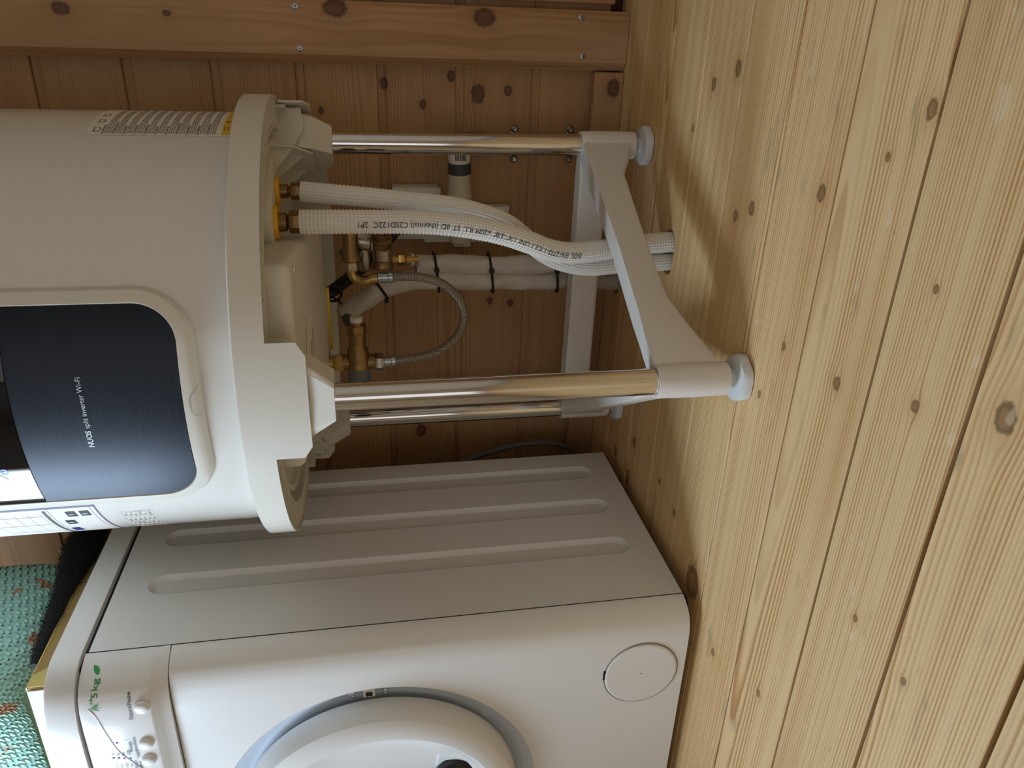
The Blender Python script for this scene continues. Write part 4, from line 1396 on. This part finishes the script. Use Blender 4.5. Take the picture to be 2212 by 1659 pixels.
part('tape_strip', join(box(TX1 - .006, TX1 + .0006, TY0 - .0006, TY1, TZ1 - .001, TZ1 + .0007)), 'tape', tray)
part('corner_tape', prism([(0, 0), (.045, 0), (.020, .030), (.0, .031)], (TX1 + .0009, TY0, TZ0 + .001), (0, 1, 0), (0, 0, 1), (1, 0, 0), .0006), 'tape', tray, False)
part('corner_tape', prism([(0, 0), (-.06, 0), (-.05, .030), (.0, .031)], (TX1 + .0009, TY1, TZ0 + .001), (0, 1, 0), (0, 0, 1), (1, 0, 0), .0006), 'tape', tray, False)
part('torn_flap', box(TX1 - .045, TX1 - .004, TY0 - .0022, TY0 - .0008, TZ0 + .001, TZ1 - .004), 'cardw', tray, False)

# teal woven basket cushion: a soft block covered with plaited palm strips
bk = thing('woven_cushion', (-1.04, 1.0, .892), 'teal plaited palm-leaf cushion with worn brown patches on the cardboard tray', 'cushion')
BX, BY, BZ = (-1.29, -.790), (.815, 1.130), (.8935, 1.20)


def soft(px, py, pz, e=.0):
    """project a box point to a rounded, slightly bulged block"""
    c = Vector(((BX[0] + BX[1]) / 2, (BY[0] + BY[1]) / 2, (BZ[0] + BZ[1]) / 2))
    h = Vector(((BX[1] - BX[0]) / 2, (BY[1] - BY[0]) / 2, (BZ[1] - BZ[0]) / 2))
    q = Vector(((px - c.x) / h.x, (py - c.y) / h.y, (pz - c.z) / h.z))
    p = 5.0
    l = (abs(q.x) ** p + abs(q.y) ** p + abs(q.z) ** p) ** (1 / p)
    q = q / l
    return Vector((c.x + q.x * (h.x + e), c.y + q.y * (h.y + e), c.z + q.z * (h.z + e)))


V, F = [], []
faces = []
n1 = 14
for ax in range(3):
    for sg_ in (-1, 1):
        k = len(V)
        for i in range(n1 + 1):
            for j in range(n1 + 1):
                a, b = -1 + 2 * i / n1, -1 + 2 * j / n1
                q = [0, 0, 0]
                q[ax], q[(ax + 1) % 3], q[(ax + 2) % 3] = sg_, a, b
                lim = (BX, BY, BZ)
                V.append(soft(*[(lim[t][0] + lim[t][1]) / 2 + q[t] * (lim[t][1] - lim[t][0]) / 2 for t in range(3)]))
        for i in range(n1):
            for j in range(n1):
                F.append((k + i * (n1 + 1) + j, k + i * (n1 + 1) + j + 1, k + (i + 1) * (n1 + 1) + j + 1, k + (i + 1) * (n1 + 1) + j))
part('core', (V, F), 'teal', bk)
V, F = [], []
cell = .0078


def weave(o, eu, ev, nu, nv):
    o, eu, ev = Vector(o), Vector(eu), Vector(ev)
    for i in range(nu):
        for j in range(nv):
            horiz = ((i + j) // 2) % 2 == 0             # twill plait
            cu, cv = (i + .5) * cell, (j + .5) * cell
            # strips lie diagonally, each a small arched tile
            L_, W_ = cell * 1.20, cell * .52
            du, dv = (.7071, .7071) if horiz else (.7071, -.7071)
            k = len(V)
            for a in (-1, 0, 1):
                for b in (-1, 1):
                    pu = cu + du * L_ * a * .62 - dv * W_ * b
                    pv = cv + dv * L_ * a * .62 + du * W_ * b
                    p = o + eu * pu + ev * pv
                    V.append(soft(p.x, p.y, p.z, .0022 if a == 0 else -.0002))
            F.extend([(k, k + 1, k + 3, k + 2), (k + 2, k + 3, k + 5, k + 4)])


weave((BX[1], BY[0], BZ[0]), (0, 1, 0), (0, 0, 1), int((BY[1] - BY[0]) / cell), int((BZ[1] - BZ[0]) / cell))
weave((BX[0], BY[0], BZ[0]), (1, 0, 0), (0, 0, 1), int((BX[1] - BX[0]) / cell), int((BZ[1] - BZ[0]) / cell))
weave((BX[0], BY[0], BZ[1]), (1, 0, 0), (0, 1, 0), int((BX[1] - BX[0]) / cell), int((BY[1] - BY[0]) / cell))
o = part('plaited_strips', (V, F), 'teal', bk, False)
o['kind'] = 'stuff'

# fluffy black duster lying along the tray's edge
du_ = thing('fluffy_duster', (-.772, 1.0, .8895), 'fluffy black brush-ended duster lying along the tray rim beside the teal cushion', 'duster')
DP = [(-.783, .845, .8975), (-.779, .90, .8985), (-.776, .95, .9005), (-.774, .99, .9015), (-.772, 1.02, .902), (-.770, 1.06, .903), (-.769, 1.10, .903), (-.769, 1.13, .9015)]
DR = [.0055, .0085, .0115, .0125, .016, .023, .026, .014]


def drad(i, j, s, a):
    x = s / .288 * 7
    k = min(6, int(x))
    return DR[k] + (DR[k + 1] - DR[k]) * min(1, x - k)


(V0, F0), _ = tube(DP, .01, 28, 60, drad)
part('core', (V0, F0), 'fur', du_)
V, F = [], []
rf = random.Random(11)
for i in range(60):
    for j in range(28):
        if i < 2:
            continue
        reps = 4 if i > 30 else 2
        base = V0[i * 28 + j]
        ctr = sum((V0[i * 28 + q] for q in range(28)), Vector()) / 28
        nrm = (base - ctr).normalized()
        for _ in range(reps):
            ln = (.004 + .004 * i / 60) * rf.uniform(.6, 1.4)
            tip = base + nrm * ln + Vector((rf.uniform(-.3, .3), rf.uniform(.1, 1.1), rf.uniform(-.5, .3))) * ln
            sdv = Vector((rf.uniform(-1, 1), rf.uniform(-1, 1), rf.uniform(-1, 1))) * .0005
            b2 = base + Vector((rf.uniform(-1, 1), rf.uniform(-1, 1), rf.uniform(-1, 1))) * .002
            k = len(V)
            V += [b2 - sdv, b2 + sdv, tip]
            F.append((k, k + 1, k + 2))
o = part('fur', (V, F), 'fur', du_, False)
o['kind'] = 'stuff'
bpy.context.view_layer.update()
